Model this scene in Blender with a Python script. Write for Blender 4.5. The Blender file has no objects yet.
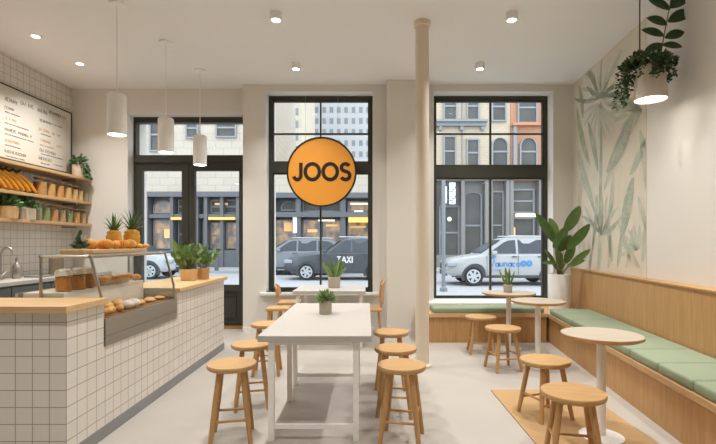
import bpy, bmesh, math, random
from mathutils import Vector, Matrix
PI = math.pi
rnd = random.Random(7)
S = bpy.context.scene
COL = S.collection

# ------------------------------------------------------------------ camera, sky, exposure
cam_data = bpy.data.cameras.new('camera')
cam = bpy.data.objects.new('camera', cam_data); COL.objects.link(cam)
cam.location = (0, 0, 1.35); cam.rotation_euler = (PI/2, 0, 0)
cam_data.sensor_fit = 'HORIZONTAL'; cam_data.sensor_width = 36
cam_data.lens = 36*460/716
cam_data.shift_x = -(367-358)/716; cam_data.shift_y = (243-222)/716
cam_data.clip_start = .05; cam_data.clip_end = 400
S.camera = cam
world = bpy.data.worlds.new('world'); S.world = world; world.use_nodes = True
bg = world.node_tree.nodes['Background']
bg.inputs[0].default_value = (.92, .965, 1.0, 1); bg.inputs[1].default_value = 3.1
S.view_settings.view_transform = 'Standard'; S.view_settings.look = 'None'
S.view_settings.gamma = 1; S.view_settings.use_curve_mapping = False
S.view_settings.exposure = 0.0
WARM = (1.0, .975, .945)
DOWN_W = 19.5        # each ceiling downlight
PEND_W = 3.0

# ------------------------------------------------------------------ materials
def lin(c):
    c = c/255
    return c/12.92 if c <= .04045 else ((c+.055)/1.055)**2.4
def rgb(r, g, b): return (lin(r), lin(g), lin(b), 1)
MATS = {}
def mat(name, col, rough=.6, metal=0, var=.06, scale=6, bump=0, bscale=60, spec=.4, stretch=(1, 1, 1)):
    if name in MATS: return MATS[name]
    m = bpy.data.materials.new(name); m.use_nodes = True
    nt = m.node_tree; N = nt.nodes; L = nt.links; p = N['Principled BSDF']
    p.inputs['Roughness'].default_value = rough; p.inputs['Metallic'].default_value = metal
    p.inputs['Specular IOR Level'].default_value = spec
    tc = N.new('ShaderNodeTexCoord'); mp = N.new('ShaderNodeMapping'); mp.inputs['Scale'].default_value = stretch
    L.new(tc.outputs['Object'], mp.inputs[0])
    nz = N.new('ShaderNodeTexNoise'); nz.inputs['Scale'].default_value = scale; nz.inputs['Detail'].default_value = 4
    L.new(mp.outputs[0], nz.inputs['Vector'])
    mx = N.new('ShaderNodeMix'); mx.data_type = 'RGBA'
    c = rgb(*col)
    mx.inputs[6].default_value = tuple(v*(1-var) for v in c[:3])+(1,)
    mx.inputs[7].default_value = tuple(min(1, v*(1+var)) for v in c[:3])+(1,)
    L.new(nz.outputs['Fac'], mx.inputs[0]); L.new(mx.outputs[2], p.inputs['Base Color'])
    if bump:
        n2 = N.new('ShaderNodeTexNoise'); n2.inputs['Scale'].default_value = bscale
        L.new(mp.outputs[0], n2.inputs['Vector'])
        b = N.new('ShaderNodeBump'); b.inputs['Strength'].default_value = bump; b.inputs['Distance'].default_value = .01
        L.new(n2.outputs['Fac'], b.inputs['Height']); L.new(b.outputs[0], p.inputs['Normal'])
    MATS[name] = m
    return m
def wood(name, c1, c2, stretch=(1, 12, 12), scale=3, rough=.5):
    """grain: noise stretched along one axis (the axis with the small factor)"""
    if name in MATS: return MATS[name]
    m = bpy.data.materials.new(name); m.use_nodes = True
    nt = m.node_tree; N = nt.nodes; L = nt.links; p = N['Principled BSDF']
    p.inputs['Roughness'].default_value = rough; p.inputs['Specular IOR Level'].default_value = .35
    tc = N.new('ShaderNodeTexCoord'); mp = N.new('ShaderNodeMapping'); mp.inputs['Scale'].default_value = stretch
    L.new(tc.outputs['Object'], mp.inputs[0])
    nz = N.new('ShaderNodeTexNoise'); nz.inputs['Scale'].default_value = scale; nz.inputs['Detail'].default_value = 6
    nz.inputs['Roughness'].default_value = .65; nz.inputs['Distortion'].default_value = .4
    L.new(mp.outputs[0], nz.inputs['Vector'])
    rp = N.new('ShaderNodeValToRGB'); rp.color_ramp.elements[0].position = .3; rp.color_ramp.elements[1].position = .7
    rp.color_ramp.elements[0].color = rgb(*c2); rp.color_ramp.elements[1].color = rgb(*c1)
    L.new(nz.outputs['Fac'], rp.inputs[0]); L.new(rp.outputs[0], p.inputs['Base Color'])
    b = N.new('ShaderNodeBump'); b.inputs['Strength'].default_value = .12; b.inputs['Distance'].default_value = .004
    L.new(nz.outputs['Fac'], b.inputs['Height']); L.new(b.outputs[0], p.inputs['Normal'])
    MATS[name] = m
    return m
def tiles(name, c1, c2, grout, w, h, mortar=.003, rough=.25, bumps=.3, offset=0.0, ox=0, oz=0, oy=0):
    """square tiles on upright faces, laid in world metres along the face"""
    m = bpy.data.materials.new(name); m.use_nodes = True
    nt = m.node_tree; N = nt.nodes; L = nt.links; p = N['Principled BSDF']
    p.inputs['Roughness'].default_value = rough
    g = N.new('ShaderNodeNewGeometry')
    sp = N.new('ShaderNodeSeparateXYZ'); L.new(g.outputs['Position'], sp.inputs[0])
    sn = N.new('ShaderNodeSeparateXYZ'); L.new(g.outputs['True Normal'], sn.inputs[0])
    ax = N.new('ShaderNodeMath'); ax.operation = 'ABSOLUTE'; L.new(sn.outputs[0], ax.inputs[0])
    mu = N.new('ShaderNodeMix'); mu.data_type = 'FLOAT'
    gt = N.new('ShaderNodeMath'); gt.operation = 'GREATER_THAN'; gt.inputs[1].default_value = .6; L.new(ax.outputs[0], gt.inputs[0])
    L.new(gt.outputs[0], mu.inputs[0]); L.new(sp.outputs[0], mu.inputs[2]); ay = N.new('ShaderNodeMath'); ay.operation = 'ADD'; ay.inputs[1].default_value = oy; L.new(sp.outputs[1], ay.inputs[0]); L.new(ay.outputs[0], mu.inputs[3])
    au = N.new('ShaderNodeMath'); au.operation = 'ADD'; au.inputs[1].default_value = ox; L.new(mu.outputs[0], au.inputs[0])
    az = N.new('ShaderNodeMath'); az.operation = 'ADD'; az.inputs[1].default_value = oz; L.new(sp.outputs[2], az.inputs[0])
    cb = N.new('ShaderNodeCombineXYZ'); L.new(au.outputs[0], cb.inputs[0]); L.new(az.outputs[0], cb.inputs[1])
    br = N.new('ShaderNodeTexBrick'); br.offset = offset; br.squash = 1
    br.inputs['Scale'].default_value = 1; br.inputs['Brick Width'].default_value = w; br.inputs['Row Height'].default_value = h
    br.inputs['Mortar Size'].default_value = mortar; br.inputs['Mortar Smooth'].default_value = .2
    br.inputs['Color1'].default_value = rgb(*c1); br.inputs['Color2'].default_value = rgb(*c2); br.inputs['Mortar'].default_value = rgb(*grout)
    L.new(cb.outputs[0], br.inputs['Vector']); L.new(br.outputs['Color'], p.inputs['Base Color'])
    b = N.new('ShaderNodeBump'); b.invert = True; b.inputs['Strength'].default_value = bumps; b.inputs['Distance'].default_value = .004
    L.new(br.outputs['Fac'], b.inputs['Height']); L.new(b.outputs[0], p.inputs['Normal'])
    return m
def glass(name, tint=(.96, .98, 1.0), ior=1.4):
    m = bpy.data.materials.new(name); m.use_nodes = True
    nt = m.node_tree; N = nt.nodes; L = nt.links; N.remove(N['Principled BSDF'])
    t = N.new('ShaderNodeBsdfTransparent'); t.inputs[0].default_value = (*tint, 1)
    gl = N.new('ShaderNodeBsdfGlossy'); gl.inputs['Roughness'].default_value = .02
    f = N.new('ShaderNodeFresnel'); f.inputs[0].default_value = ior
    g = N.new('ShaderNodeNewGeometry'); sb = N.new('ShaderNodeMath'); sb.operation = 'SUBTRACT'; sb.use_clamp = True
    L.new(f.outputs[0], sb.inputs[0]); L.new(g.outputs['Backfacing'], sb.inputs[1])      # reflect only where light enters the pane
    ms = N.new('ShaderNodeMixShader'); L.new(sb.outputs[0], ms.inputs[0]); L.new(t.outputs[0], ms.inputs[1]); L.new(gl.outputs[0], ms.inputs[2])
    L.new(ms.outputs[0], N['Material Output'].inputs[0])
    return m
def emit(name, col, strength):
    m = bpy.data.materials.new(name); m.use_nodes = True
    p = m.node_tree.nodes['Principled BSDF']; p.inputs['Base Color'].default_value = (*col, 1)
    p.inputs['Emission Color'].default_value = (*col, 1); p.inputs['Emission Strength'].default_value = strength
    return m

# ------------------------------------------------------------------ mesh builder
class MB:
    def __init__(s): s.bm = bmesh.new(); s.mi = 0
    def _f(s, vs):
        try: f = s.bm.faces.new(vs)
        except ValueError: return None
        f.material_index = s.mi; return f
    def box(s, x0, x1, y0, y1, z0, z1, bev=0):
        return s.slab([(x0, y0), (x1, y0), (x1, y1), (x0, y1)], z0, z1, bev)
    def slab(s, poly, z0, z1, bev=0, seg=2):
        a = [s.bm.verts.new((x, y, z0)) for x, y in poly]; b = [s.bm.verts.new((x, y, z1)) for x, y in poly]
        fs = [s._f(a[::-1]), s._f(b)]
        n = len(poly)
        for i in range(n): fs.append(s._f([a[i], a[(i+1) % n], b[(i+1) % n], b[i]]))
        if bev:
            es = list({e for f in fs if f for e in f.edges})
            bmesh.ops.bevel(s.bm, geom=es, offset=bev, segments=seg, affect='EDGES', profile=.5, material=-1)
        return s
    def prism(s, poly, d0, d1, axis='y', bev=0):
        """poly in (u,v): axis y -> (x,z) ; axis x -> (y,z)"""
        def P(u, v, d): return (u, d, v) if axis == 'y' else (d, u, v)
        a = [s.bm.verts.new(P(u, v, d0)) for u, v in poly]; b = [s.bm.verts.new(P(u, v, d1)) for u, v in poly]
        fs = [s._f(a), s._f(b[::-1])]; n = len(poly)
        for i in range(n): fs.append(s._f([a[(i+1) % n], a[i], b[i], b[(i+1) % n]]))
        if bev:
            es = list({e for f in fs if f for e in f.edges})
            bmesh.ops.bevel(s.bm, geom=es, offset=bev, segments=2, affect='EDGES', profile=.5, material=-1)
        return s
    def frame(s, x0, x1, z0, z1, w, y0, y1):
        s.box(x0, x0+w, y0, y1, z0, z1); s.box(x1-w, x1, y0, y1, z0, z1)
        s.box(x0+w, x1-w, y0, y1, z0, z0+w); s.box(x0+w, x1-w, y0, y1, z1-w, z1); return s
    def lathe(s, prof, n=24, c=(0, 0, 0), mtx=None):
        rings = []
        for r, z in prof:
            if r < 1e-6: ring = [s.bm.verts.new((c[0], c[1], c[2]+z))]
            else: ring = [s.bm.verts.new((c[0]+r*math.cos(2*PI*i/n), c[1]+r*math.sin(2*PI*i/n), c[2]+z)) for i in range(n)]
            rings.append(ring)
        for A, B in zip(rings, rings[1:]):
            for i in range(n):
                j = (i+1) % n
                if len(A) == 1 and len(B) == 1: continue
                if len(A) == 1: s._f([A[0], B[j], B[i]])
                elif len(B) == 1: s._f([A[i], A[j], B[0]])
                else: s._f([A[i], A[j], B[j], B[i]])
        if len(rings[0]) > 1 : s._f(rings[0][::-1])
        if len(rings[-1]) > 1: s._f(rings[-1])
        if mtx:
            for r in rings:
                for v in r: v.co = mtx @ v.co
        return s
    def tube(s, pts, rad, n=10, caps=True):
        pts = [Vector(p) for p in pts]
        if not hasattr(rad, '__len__'): rad = [rad]*len(pts)
        rings = []; up = None
        for i, p in enumerate(pts):
            t = (pts[min(i+1, len(pts)-1)]-pts[max(i-1, 0)]).normalized()
            if up is None: up = Vector((0, 0, 1)) if abs(t.z) < .9 else Vector((1, 0, 0))
            a = t.cross(up).normalized(); up = a.cross(t).normalized()
            rings.append([s.bm.verts.new(p+rad[i]*(math.cos(2*PI*k/n)*a+math.sin(2*PI*k/n)*up)) for k in range(n)])
        for A, B in zip(rings, rings[1:]):
            for i in range(n): s._f([A[i], A[(i+1) % n], B[(i+1) % n], B[i]])
        if caps: s._f(rings[0][::-1]); s._f(rings[-1])
        return s
    def ball(s, c, r, n=16, m=10, sx=1, sy=1, sz=1, fn=None):
        prof = []
        rings = []
        for k in range(m+1):
            th = PI*k/m
            if k in (0, m): rings.append([s.bm.verts.new((c[0], c[1], c[2]-r*sz*math.cos(th)))])
            else:
                ring = []
                for i in range(n):
                    a = 2*PI*i/n; q = fn(a, th) if fn else 1
                    ring.append(s.bm.verts.new((c[0]+r*sx*q*math.sin(th)*math.cos(a), c[1]+r*sy*q*math.sin(th)*math.sin(a), c[2]-r*sz*q*math.cos(th))))
                rings.append(ring)
        for A, B in zip(rings, rings[1:]):
            for i in range(n):
                j = (i+1) % n
                if len(A) == 1: s._f([A[0], B[j], B[i]])
                elif len(B) == 1: s._f([A[i], A[j], B[0]])
                else: s._f([A[i], A[j], B[j], B[i]])
        return s
    def leaf(s, base, tip, width, nrm=(0, -.5, 1), sag=0, fold=.15, n=6, shape=None):
        base = Vector(base); tip = Vector(tip); nrm = Vector(nrm)
        t = (tip-base); Ln = t.length; t.normalize()
        side = t.cross(nrm)
        if side.length < 1e-4: side = t.orthogonal()
        side.normalize(); up = side.cross(t).normalized()
        rows = []
        for i in range(n+1):
            u = i/n
            w = width*.5*(shape(u) if shape else math.sin(PI*min(1, u*.97+.03))**.75)
            c = base+t*(Ln*u)+up*(-sag*Ln*u*u + sag*.3*Ln*u)
            f = up*(fold*w)
            rows.append([s.bm.verts.new(c-side*w+f), s.bm.verts.new(c), s.bm.verts.new(c+side*w+f)])
        for A, B in zip(rows, rows[1:]):
            s._f([A[0], A[1], B[1], B[0]]); s._f([A[1], A[2], B[2], B[1]])
        return s
    def stroke(s, pts, w, place, closed=False, th=.01):
        """flat pen stroke; place(u,v,d) -> world point, d is depth off the surface"""
        n = len(pts); L = []; R = []
        for i in range(n):
            if closed: a, b = pts[(i-1) % n], pts[(i+1) % n]
            else: a, b = pts[max(i-1, 0)], pts[min(i+1, n-1)]
            dx, dy = b[0]-a[0], b[1]-a[1]; l = math.hypot(dx, dy) or 1
            nx, ny = -dy/l*w/2, dx/l*w/2
            L.append((pts[i][0]+nx, pts[i][1]+ny)); R.append((pts[i][0]-nx, pts[i][1]-ny))
        V = lambda P, d: [s.bm.verts.new(place(u, v, d)) for u, v in P]
        l0, r0, l1, r1 = V(L, 0), V(R, 0), V(L, th), V(R, th)
        m = n if closed else n-1
        for i in range(m):
            j = (i+1) % n
            s._f([l1[i], r1[i], r1[j], l1[j]]); s._f([l0[i], l0[j], r0[j], r0[i]])
            s._f([l0[i], l1[i], l1[j], l0[j]]); s._f([r0[i], r0[j], r1[j], r1[i]])
        if not closed:
            s._f([l0[0], r0[0], r1[0], l1[0]]); s._f([l0[-1], l1[-1], r1[-1], r0[-1]])
        return s
    def build(s, name, mats, parent=None, smooth=False, loc=None, rz=0, fix=True):
        if fix: bmesh.ops.recalc_face_normals(s.bm, faces=s.bm.faces[:])
        me = bpy.data.meshes.new(name); s.bm.to_mesh(me); s.bm.free()
        if not isinstance(mats, (list, tuple)): mats = [mats]
        for m in mats: me.materials.append(m)
        if smooth:
            me.polygons.foreach_set('use_smooth', [True]*len(me.polygons))
            try: me.set_sharp_from_angle(angle=math.radians(38))
            except Exception: pass
        o = bpy.data.objects.new(name, me); COL.objects.link(o)
        if parent is not None: o.parent = parent
        if loc is not None: o.location = loc
        o.rotation_euler.z = rz
        return o

def thing(name, label, cat, loc=(0, 0, 0), rz=0, group=None):
    o = bpy.data.objects.new(name, None); COL.objects.link(o); o.empty_display_size = .1
    o.location = loc; o.rotation_euler.z = rz
    return tag(o, label, cat, group)
def tag(o, label, cat, group=None):
    o['label'] = label; o['category'] = cat
    if group: o['group'] = group
    return o
def struct(o, label=None, cat=None):
    o['kind'] = 'structure'
    if label: o['label'] = label
    if cat: o['category'] = cat
    return o
def dup(root, loc, rz, label, group=None):
    r = root.copy(); COL.objects.link(r); r.location = loc; r.rotation_euler.z = rz
    r['label'] = label
    if group: r['group'] = group
    for ch in list(root.children):
        c = ch.copy(); COL.objects.link(c); c.parent = r
        for g in list(ch.children):
            d = g.copy(); COL.objects.link(d); d.parent = c
    return r
ORD = ['first', 'second', 'third', 'fourth', 'fifth', 'sixth', 'seventh', 'eighth', 'ninth', 'tenth', 'eleventh', 'twelfth']

# ------------------------------------------------------------------ palette
M_wall = mat('wall_paint', (228, 223, 215), .8, var=.015, scale=2)
M_white = mat('white_paint', (232, 229, 224), .55, var=.01)
M_ceil = mat('ceiling_paint', (238, 237, 235), .9, var=.01)
M_col = mat('column_paint', (228, 214, 194), .6, var=.02)
M_steel = mat('brushed_steel', (176, 172, 164), .32, metal=.85, var=.05, scale=3, stretch=(1, 1, 30))
M_plinth = mat('grey_plinth', (140, 140, 140), .5)
M_frame = mat('dark_frame', (62, 62, 54), .45, var=.08)
M_whitemetal = mat('white_metal', (246, 243, 238), .4, var=.01)
M_whitetop = mat('white_laminate', (190, 185, 177), .45, var=.012, scale=2)
M_oak_h = wood('oak_counter', (220, 186, 140), (204, 166, 118), (10, 1, 12), 2.4)
M_oak_x = wood('oak_counter_cross', (220, 186, 140), (204, 166, 118), (1, 10, 12), 2.4)
M_oak_s = wood('oak_shelf', (206, 170, 124), (188, 150, 104), (12, 1, 12), 2.4)
M_panel = wood('oak_panelling', (202, 160, 110), (180, 138, 86), (9, 9, .5), 4)
M_seat = wood('ash_seat', (200, 162, 112), (182, 142, 92), (2, 14, 14), 2.6)
M_leg = wood('ash_leg', (200, 158, 106), (180, 138, 88), (12, 12, 1), 2.6)
M_tabletop = wood('pale_tabletop', (192, 181, 165), (182, 169, 150), (2, 12, 12), 2.4)
M_edge = wood('tabletop_edge', (196, 150, 100), (176, 130, 82), (2, 2, 12), 3)
M_sage = mat('sage_fabric', (146, 157, 131), .9, var=.05, scale=40, bump=.25, bscale=400)
M_rug = mat('jute_rug', (192, 156, 112), .95, var=.10, scale=90, bump=.5, bscale=250)
M_glass = glass('window_glass')
M_glass2 = glass('clear_glass', (.97, .985, .98), 1.35)
M_lens = emit('lamp_lens', (1, .95, .86), 9)
M_leafA = mat('leaf_green', (92, 122, 66), .5, var=.35, scale=14)
M_leafB = mat('leaf_dark', (68, 98, 56), .45, var=.35, scale=14)
M_leafC = mat('leaf_light', (126, 148, 84), .5, var=.3, scale=20)
M_stem = mat('plant_stem', (110, 112, 66), .6)
M_soil = mat('soil', (62, 46, 34), .95, var=.3, scale=60)
M_conc = mat('concrete_pot', (186, 176, 160), .8, var=.07, scale=20, bump=.15)
M_tan = mat('tan_pot', (226, 188, 138), .75, var=.06, scale=20)
M_cream = mat('cream_pot', (218, 205, 184), .7, var=.04)
M_ink = mat('ink_black', (36, 33, 28), .5)

# ------------------------------------------------------------------ room shell
H = 3.75; XL = -4.58; YB = -4.0
def XW(y): return 3.12+(y-6.9)*.075          # right wall, not quite square to the window wall
def XP(y): return 3.085-(6.9-y)*.118         # face of the panelling, closing in towards the camera
def XB(y): return 2.44+(y-6.21)*.112          # front of the bench along it
def floor_mat():
    m = mat('polished_concrete', (184, 178, 169), .4, var=.10, scale=2.2)
    return m
b = MB(); b.box(XL-.2, 3.5, YB-.2, 7.8, -.12, 0); struct(b.build('floor', floor_mat()))
b = MB(); b.box(XL-.2, 3.5, YB-.2, 7.8, H, H+.15); struct(b.build('ceiling', M_ceil))
M_walltile = tiles('white_wall_tile', (224, 218, 208), (218, 212, 202), (172, 163, 150), .11, .11, .0035, ox=.03, oz=.02)
b = MB(); b.box(XL-.2, XL, YB, 7.16, 0, H); struct(b.build('wall_left', M_walltile))
b = MB(); b.slab([(XW(YB), YB), (XW(YB)+.35, YB), (XW(6.97)+.35, 6.97), (XW(6.97), 6.97)], 0, H); struct(b.build('wall_right', M_wall))
b = MB(); b.box(XL-.2, 3.5, YB-.2, YB, 0, H); struct(b.build('wall_front', M_wall))
# window wall: door bay set back, piers, two window openings
DX0, DX1, DZ = -3.736, -1.86, 3.37
A0, A1, AZ0, AZ1 = -1.5455, .10, .605, 3.655
B0, B1, BZ0, BZ1 = 1.0, 2.83, .47, 3.655
b = MB()
b.box(XL-.2, DX0, 7.16, 7.8, 0, H); b.box(DX0, DX1, 7.16, 7.8, DZ, H)
b.box(-1.88, A0, 6.97, 7.16, 0, H); b.box(DX1, A0, 7.16, 7.8, 0, H); b.box(A0, A1, 6.97, 7.45, 0, AZ0); b.box(A0, A1, 6.97, 7.45, AZ1, H)
b.box(A1, B0, 6.97, 7.45, 0, H); b.box(B0, B1, 6.97, 7.45, 0, BZ0); b.box(B0, B1, 6.97, 7.45, BZ1, H)
b.box(B1, 3.5, 6.97, 7.45, 0, H)
b.box(.294, .88, 6.77, 6.97, 0, H)
struct(b.build('wall_back', M_wall))
b = MB(); b.box(A0-.07, A1+.08, 6.88, 7.18, AZ0-.04, AZ0, .004); struct(b.build('trim_1', M_white), 'white window sill under the window with the round sign', 'sill')
b = MB(); b.box(.89, 2.5, 6.62, 6.97, .395, BZ0+.015, .004); b.box(B0, B1, 6.97, 7.18, BZ0, BZ0+.015); struct(b.build('trim_2', M_white), 'white window sill above the green window bench', 'sill')
b = MB(); b.box(-1.88, .294, 6.955, 6.97, 0, .07); b.box(.294, .72, 6.755, 6.77, 0, .07); struct(b.build('baseboard_back', M_white))

for n_, (x0, x1, z0, z1, ya_, yb_) in (('trim_3', (A0, A1, AZ0, AZ1, 6.965, 7.18)), ('trim_4', (B0, B1, BZ0+.03, BZ1, 6.965, 7.18)), ('trim_5', (DX0, DX1, .0, DZ, 7.155, 7.34))):
    b = MB(); b.box(x0, x0+.012, ya_, yb_, z0, z1); b.box(x1-.012, x1, ya_, yb_, z0, z1); b.box(x0, x1, ya_, yb_, z1-.012, z1)
    struct(b.build(n_, M_white))
def window(name, x0, x1, z0, z1, ztr0, ztr1, xm, zm):
    root = bpy.data.objects.new(name, None); COL.objects.link(root); struct(root)
    y0, y1 = 7.18, 7.28
    b = MB()
    o_ = .066
    b.box(x0, x0+o_, y0, y1, z0, z1); b.box(x1-o_, x1, y0, y1, z0, z1); b.box(x0+o_, x1-o_, y0, y1, z1-.075, z1); b.box(x0+o_, x1-o_, y0, y1, z0, z0+.03)
    b.box(x0+o_, x1-o_, y0, y1, ztr0, ztr1)
    b.frame(x0+o_, x1-o_, z0+.03, ztr0, .02, y0+.02, y1-.02); b.frame(x0+o_, x1-o_, ztr1, z1-.075, .02, y0+.02, y1-.02)
    b.build('frame', M_frame, root)
    b = MB(); b.box(xm-.014, xm+.014, y0+.025, y1-.025, z0+.05, ztr0-.02); b.box(xm-.012, xm+.012, y0+.025, y1-.025, ztr1+.02, z1-.1)
    b.box(x0+.086, x1-.086, y0+.03, y1-.03, zm-.012, zm+.012); b.build('muntins', M_frame, root)
    b = MB(); b.box(x0+.085, x1-.085, y0+.045, y0+.055, z0+.049, ztr0-.019); b.build('pane', M_glass, root)
    b = MB(); b.box(x0+.085, x1-.085, y0+.045, y0+.055, ztr1+.019, z1-.094); b.build('pane', M_glass, root)
    return root
zz = lambda y, Y: 1.35+(243-y)/460*Y
xx = lambda x, Y: (x-367)/460*Y
window('window_1', A0, A1, AZ0, AZ1, zz(173, 7.2), zz(162.5, 7.2), xx(320.7, 7.22), zz(134, 7.22))
window('window_2', B0, B1, BZ0+.005, BZ1, zz(178, 7.2), zz(166, 7.2), xx(490.4, 7.22), zz(134, 7.22))
# glazed double door with transom
d = bpy.data.objects.new('door_1', None); COL.objects.link(d); struct(d)
y0, y1 = 7.34, 7.46
zt0, zt1 = 2.63, 2.745
b = MB(); b.box(DX0, DX0+.048, y0, y1, 0, DZ); b.box(DX1-.07, DX1, y0, y1, 0, DZ); b.box(DX0+.048, DX1-.07, y0, y1, DZ-.1, DZ)
b.box(DX0+.048, DX1-.07, y0-.03, y1, zt0, zt1); b.box(DX0+.048, DX1-.07, y0+.02, y1-.02, zt1, zt1+.012)
b.build('frame', M_frame, d)
b = MB(); b.box(DX0+.048, DX1-.07, y0+.05, y0+.06, zt1+.01, DZ-.1); b.build('pane', M_glass, d)
b = MB(); b.box(DX0+.02, DX1-.02, y0-.12, y1+.05, .0, .03); b.build('threshold', wood('oak_threshold', (178, 132, 80), (150, 108, 62)), d)
xmid = xx(189.5, 7.38)
for (a, c, hx) in ((DX0+.05, xmid-.004, xmid-.07), (xmid+.004, DX1-.075, xmid+.07)):
    b = MB(); b.box(a, a+.09, y0+.01, y1-.03, .035, zt0-.01); b.box(c-.11, c, y0+.01, y1-.03, .035, zt0-.01)
    b.box(a+.09, c-.11, y0+.01, y1-.03, zt0-.125, zt0-.01); b.box(a+.09, c-.11, y0+.01, y1-.03, .035, .1)
    b.box(a+.09, c-.11, y0+.01, y1-.03, .58, .68)
    lf = b.build('door_leaf', M_frame, d)
    b = MB(); b.box(a+.09, c-.11, y0+.04, y1-.06, .1, .58); b.frame(a+.14, c-.16, .15, .53, .025, y0+.025, y0+.045); b.build('kick_panel', M_frame, lf)
    b = MB(); b.box(a+.085, c-.105, y0+.045, y0+.053, .675, zt0-.12); b.build('pane', M_glass, lf)
    b = MB(); b.tube([(hx, y0, .95), (hx, y0-.05, .98), (hx, y0-.05, 1.35), (hx, y0, 1.38)], .011, 8); b.build('handle', M_frame, lf, True)
# column
cx, cy = .60, 5.0
b = MB(); b.lathe([(.1, 0), (.1, .03), (.074, .05), (.074, H-.06), (.092, H-.05), (.092, H)], 32, (0, 0, 0))
struct(b.build('pillar', M_col, smooth=True, loc=(cx, cy, 0)), 'slim round cream column rising from floor to ceiling', 'column')

# ------------------------------------------------------------------ ceiling lamps
def downlight(x, y, label, i, can=True, power=1.0, beam=115):
    t = thing('ceiling_downlight', label, 'ceiling light', (x, y, H), 0, 'ceiling downlights')
    if can:
        b = MB(); b.lathe([(.0, 0), (.06, 0), (.06, -.075), (.056, -.078), (.048, -.078), (.046, -.06), (0, -.06)], 24); b.build('housing', M_whitemetal, t, True)
        b = MB(); b.lathe([(0, -.07), (.043, -.07), (.043, -.064), (0, -.064)], 20); b.build('lens', M_lens, t)
        zl = -.09
    else:
        b = MB(); b.lathe([(.042, 0), (.07, 0), (.07, -.006), (.042, -.008)], 24); b.build('trim_ring', M_whitemetal, t, True)
        b = MB(); b.lathe([(0, -.013), (.03, -.0125), (.042, -.009), (.042, -.007), (0, -.007)], 20); b.build('lens', M_lens, t)
        zl = -.02
    ld = bpy.data.lights.new('downlight', 'AREA'); ld.shape = 'DISK'; ld.size = .09; ld.energy = DOWN_W*power; ld.color = WARM; ld.spread = math.radians(beam)
    lo = bpy.data.objects.new('downlight_lamp', ld); COL.objects.link(lo); lo.parent = t; lo.location = (0, 0, zl)
row_names = {6.15: 'nearest the window wall', 4.8: 'second back from the window wall'}
k = 0
for ix, x in enumerate((-3.84, -.95, 1.51)):
    for y in (6.15, 4.8, 3.2, 1.3):
        yy = 5.33 if (ix == 0 and y == 4.8) else y
        where = ('over the serving side', 'over the middle aisle', 'over the bench side')[ix]
        nth = {6.15: 'nearest the window wall', 4.8: 'second back from the window wall', 3.2: 'third back from the window wall',
               1.3: 'fourth back from the window wall'}[y]
        kind = 'flush round ceiling downlight' if ix == 0 else 'small white can ceiling downlight'
        downlight(x, yy, f'{kind} {where}, {nth}', k, ix != 0); k += 1
downlight(2.56, 3.5, 'small white can ceiling downlight close to the bare wall behind the hanging planter', k, True, .16, 50)
def pendant(x, y, label):
    t = thing('pendant_lamp', label, 'pendant lamp', (x, y, H), 0, 'pendant lamps over the counter')
    b = MB(); b.lathe([(0, 0), (.075, 0), (.075, -.018), (.03, -.03), (0, -.03)], 28); b.build('ceiling_rose', M_whitemetal, t, True)
    zt = 2.84-H; zb = 2.43-H
    b = MB(); b.tube([(0, 0, -.02), (0, 0, zt)], .006, 8); b.build('cord', M_whitemetal, t, True)
    b = MB(); b.lathe([(0, zt), (.075, zt), (.088, zt-.012), (.09, zt-.03), (.09, zb), (.083, zb), (.083, zt-.04), (0, zt-.04)], 32); b.build('lamp_shade', M_whitemetal, t, True)
    b = MB(); b.lathe([(0, zb+.006), (.082, zb+.006), (.082, zb+.012), (0, zb+.012)], 24); b.build('diffuser', M_lens, t)
    ld = bpy.data.lights.new('pendant', 'AREA'); ld.shape = 'DISK'; ld.size = .15; ld.energy = PEND_W; ld.color = WARM
    lo = bpy.data.objects.new('pendant_bulb', ld); COL.objects.link(lo); lo.parent = t; lo.location = (0, 0, zb-.004)
pendant(-2.5, 4.6, 'white cylinder pendant lamp nearest the camera, over the display case')
pendant(-2.40, 5.49, 'white cylinder pendant lamp in the middle of the row of three')
pendant(-2.316, 6.38, 'white cylinder pendant lamp farthest back, in front of the door')

# ------------------------------------------------------------------ serving counter
M_ctile = tiles('white_counter_tile', (228, 221, 211), (222, 215, 205), (160, 152, 142), .103, .103, .0028, ox=-.034, oz=.058, oy=.03)
cnt = thing('service_counter', 'white tiled serving counter with pale oak tops and a grey plinth', 'counter', (0, 0, 0))
b = MB()
b.box(-3.3, -1.82, 2.785, 3.18, .085, .93)
b.box(-2.42, -1.82, 3.18, 4.40, .085, .63)
b.box(-2.42, -1.82, 4.40, 5.85, .085, .88)
b.build('tiled_body', M_ctile, cnt)
b = MB(); b.box(-3.29, -1.812, 2.777, 5.858, 0, .085) if False else None
b.box(-3.3, -1.815, 2.78, 3.18, 0, .085); b.box(-2.41, -1.815, 3.18, 5.855, 0, .085); b.build('plinth', M_plinth, cnt)
b = MB(); b.box(-3.32, -1.79, 2.74, 3.185, .93, .972, .003); o = b.build('worktop', M_oak_x, cnt); o['label'] = 'oak worktop nearest the camera'
b = MB(); b.box(-2.44, -1.79, 4.405, 5.90, .88, .918, .003); o = b.build('worktop', M_oak_h, cnt); o['label'] = 'oak worktop with the potted plants'

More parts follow.
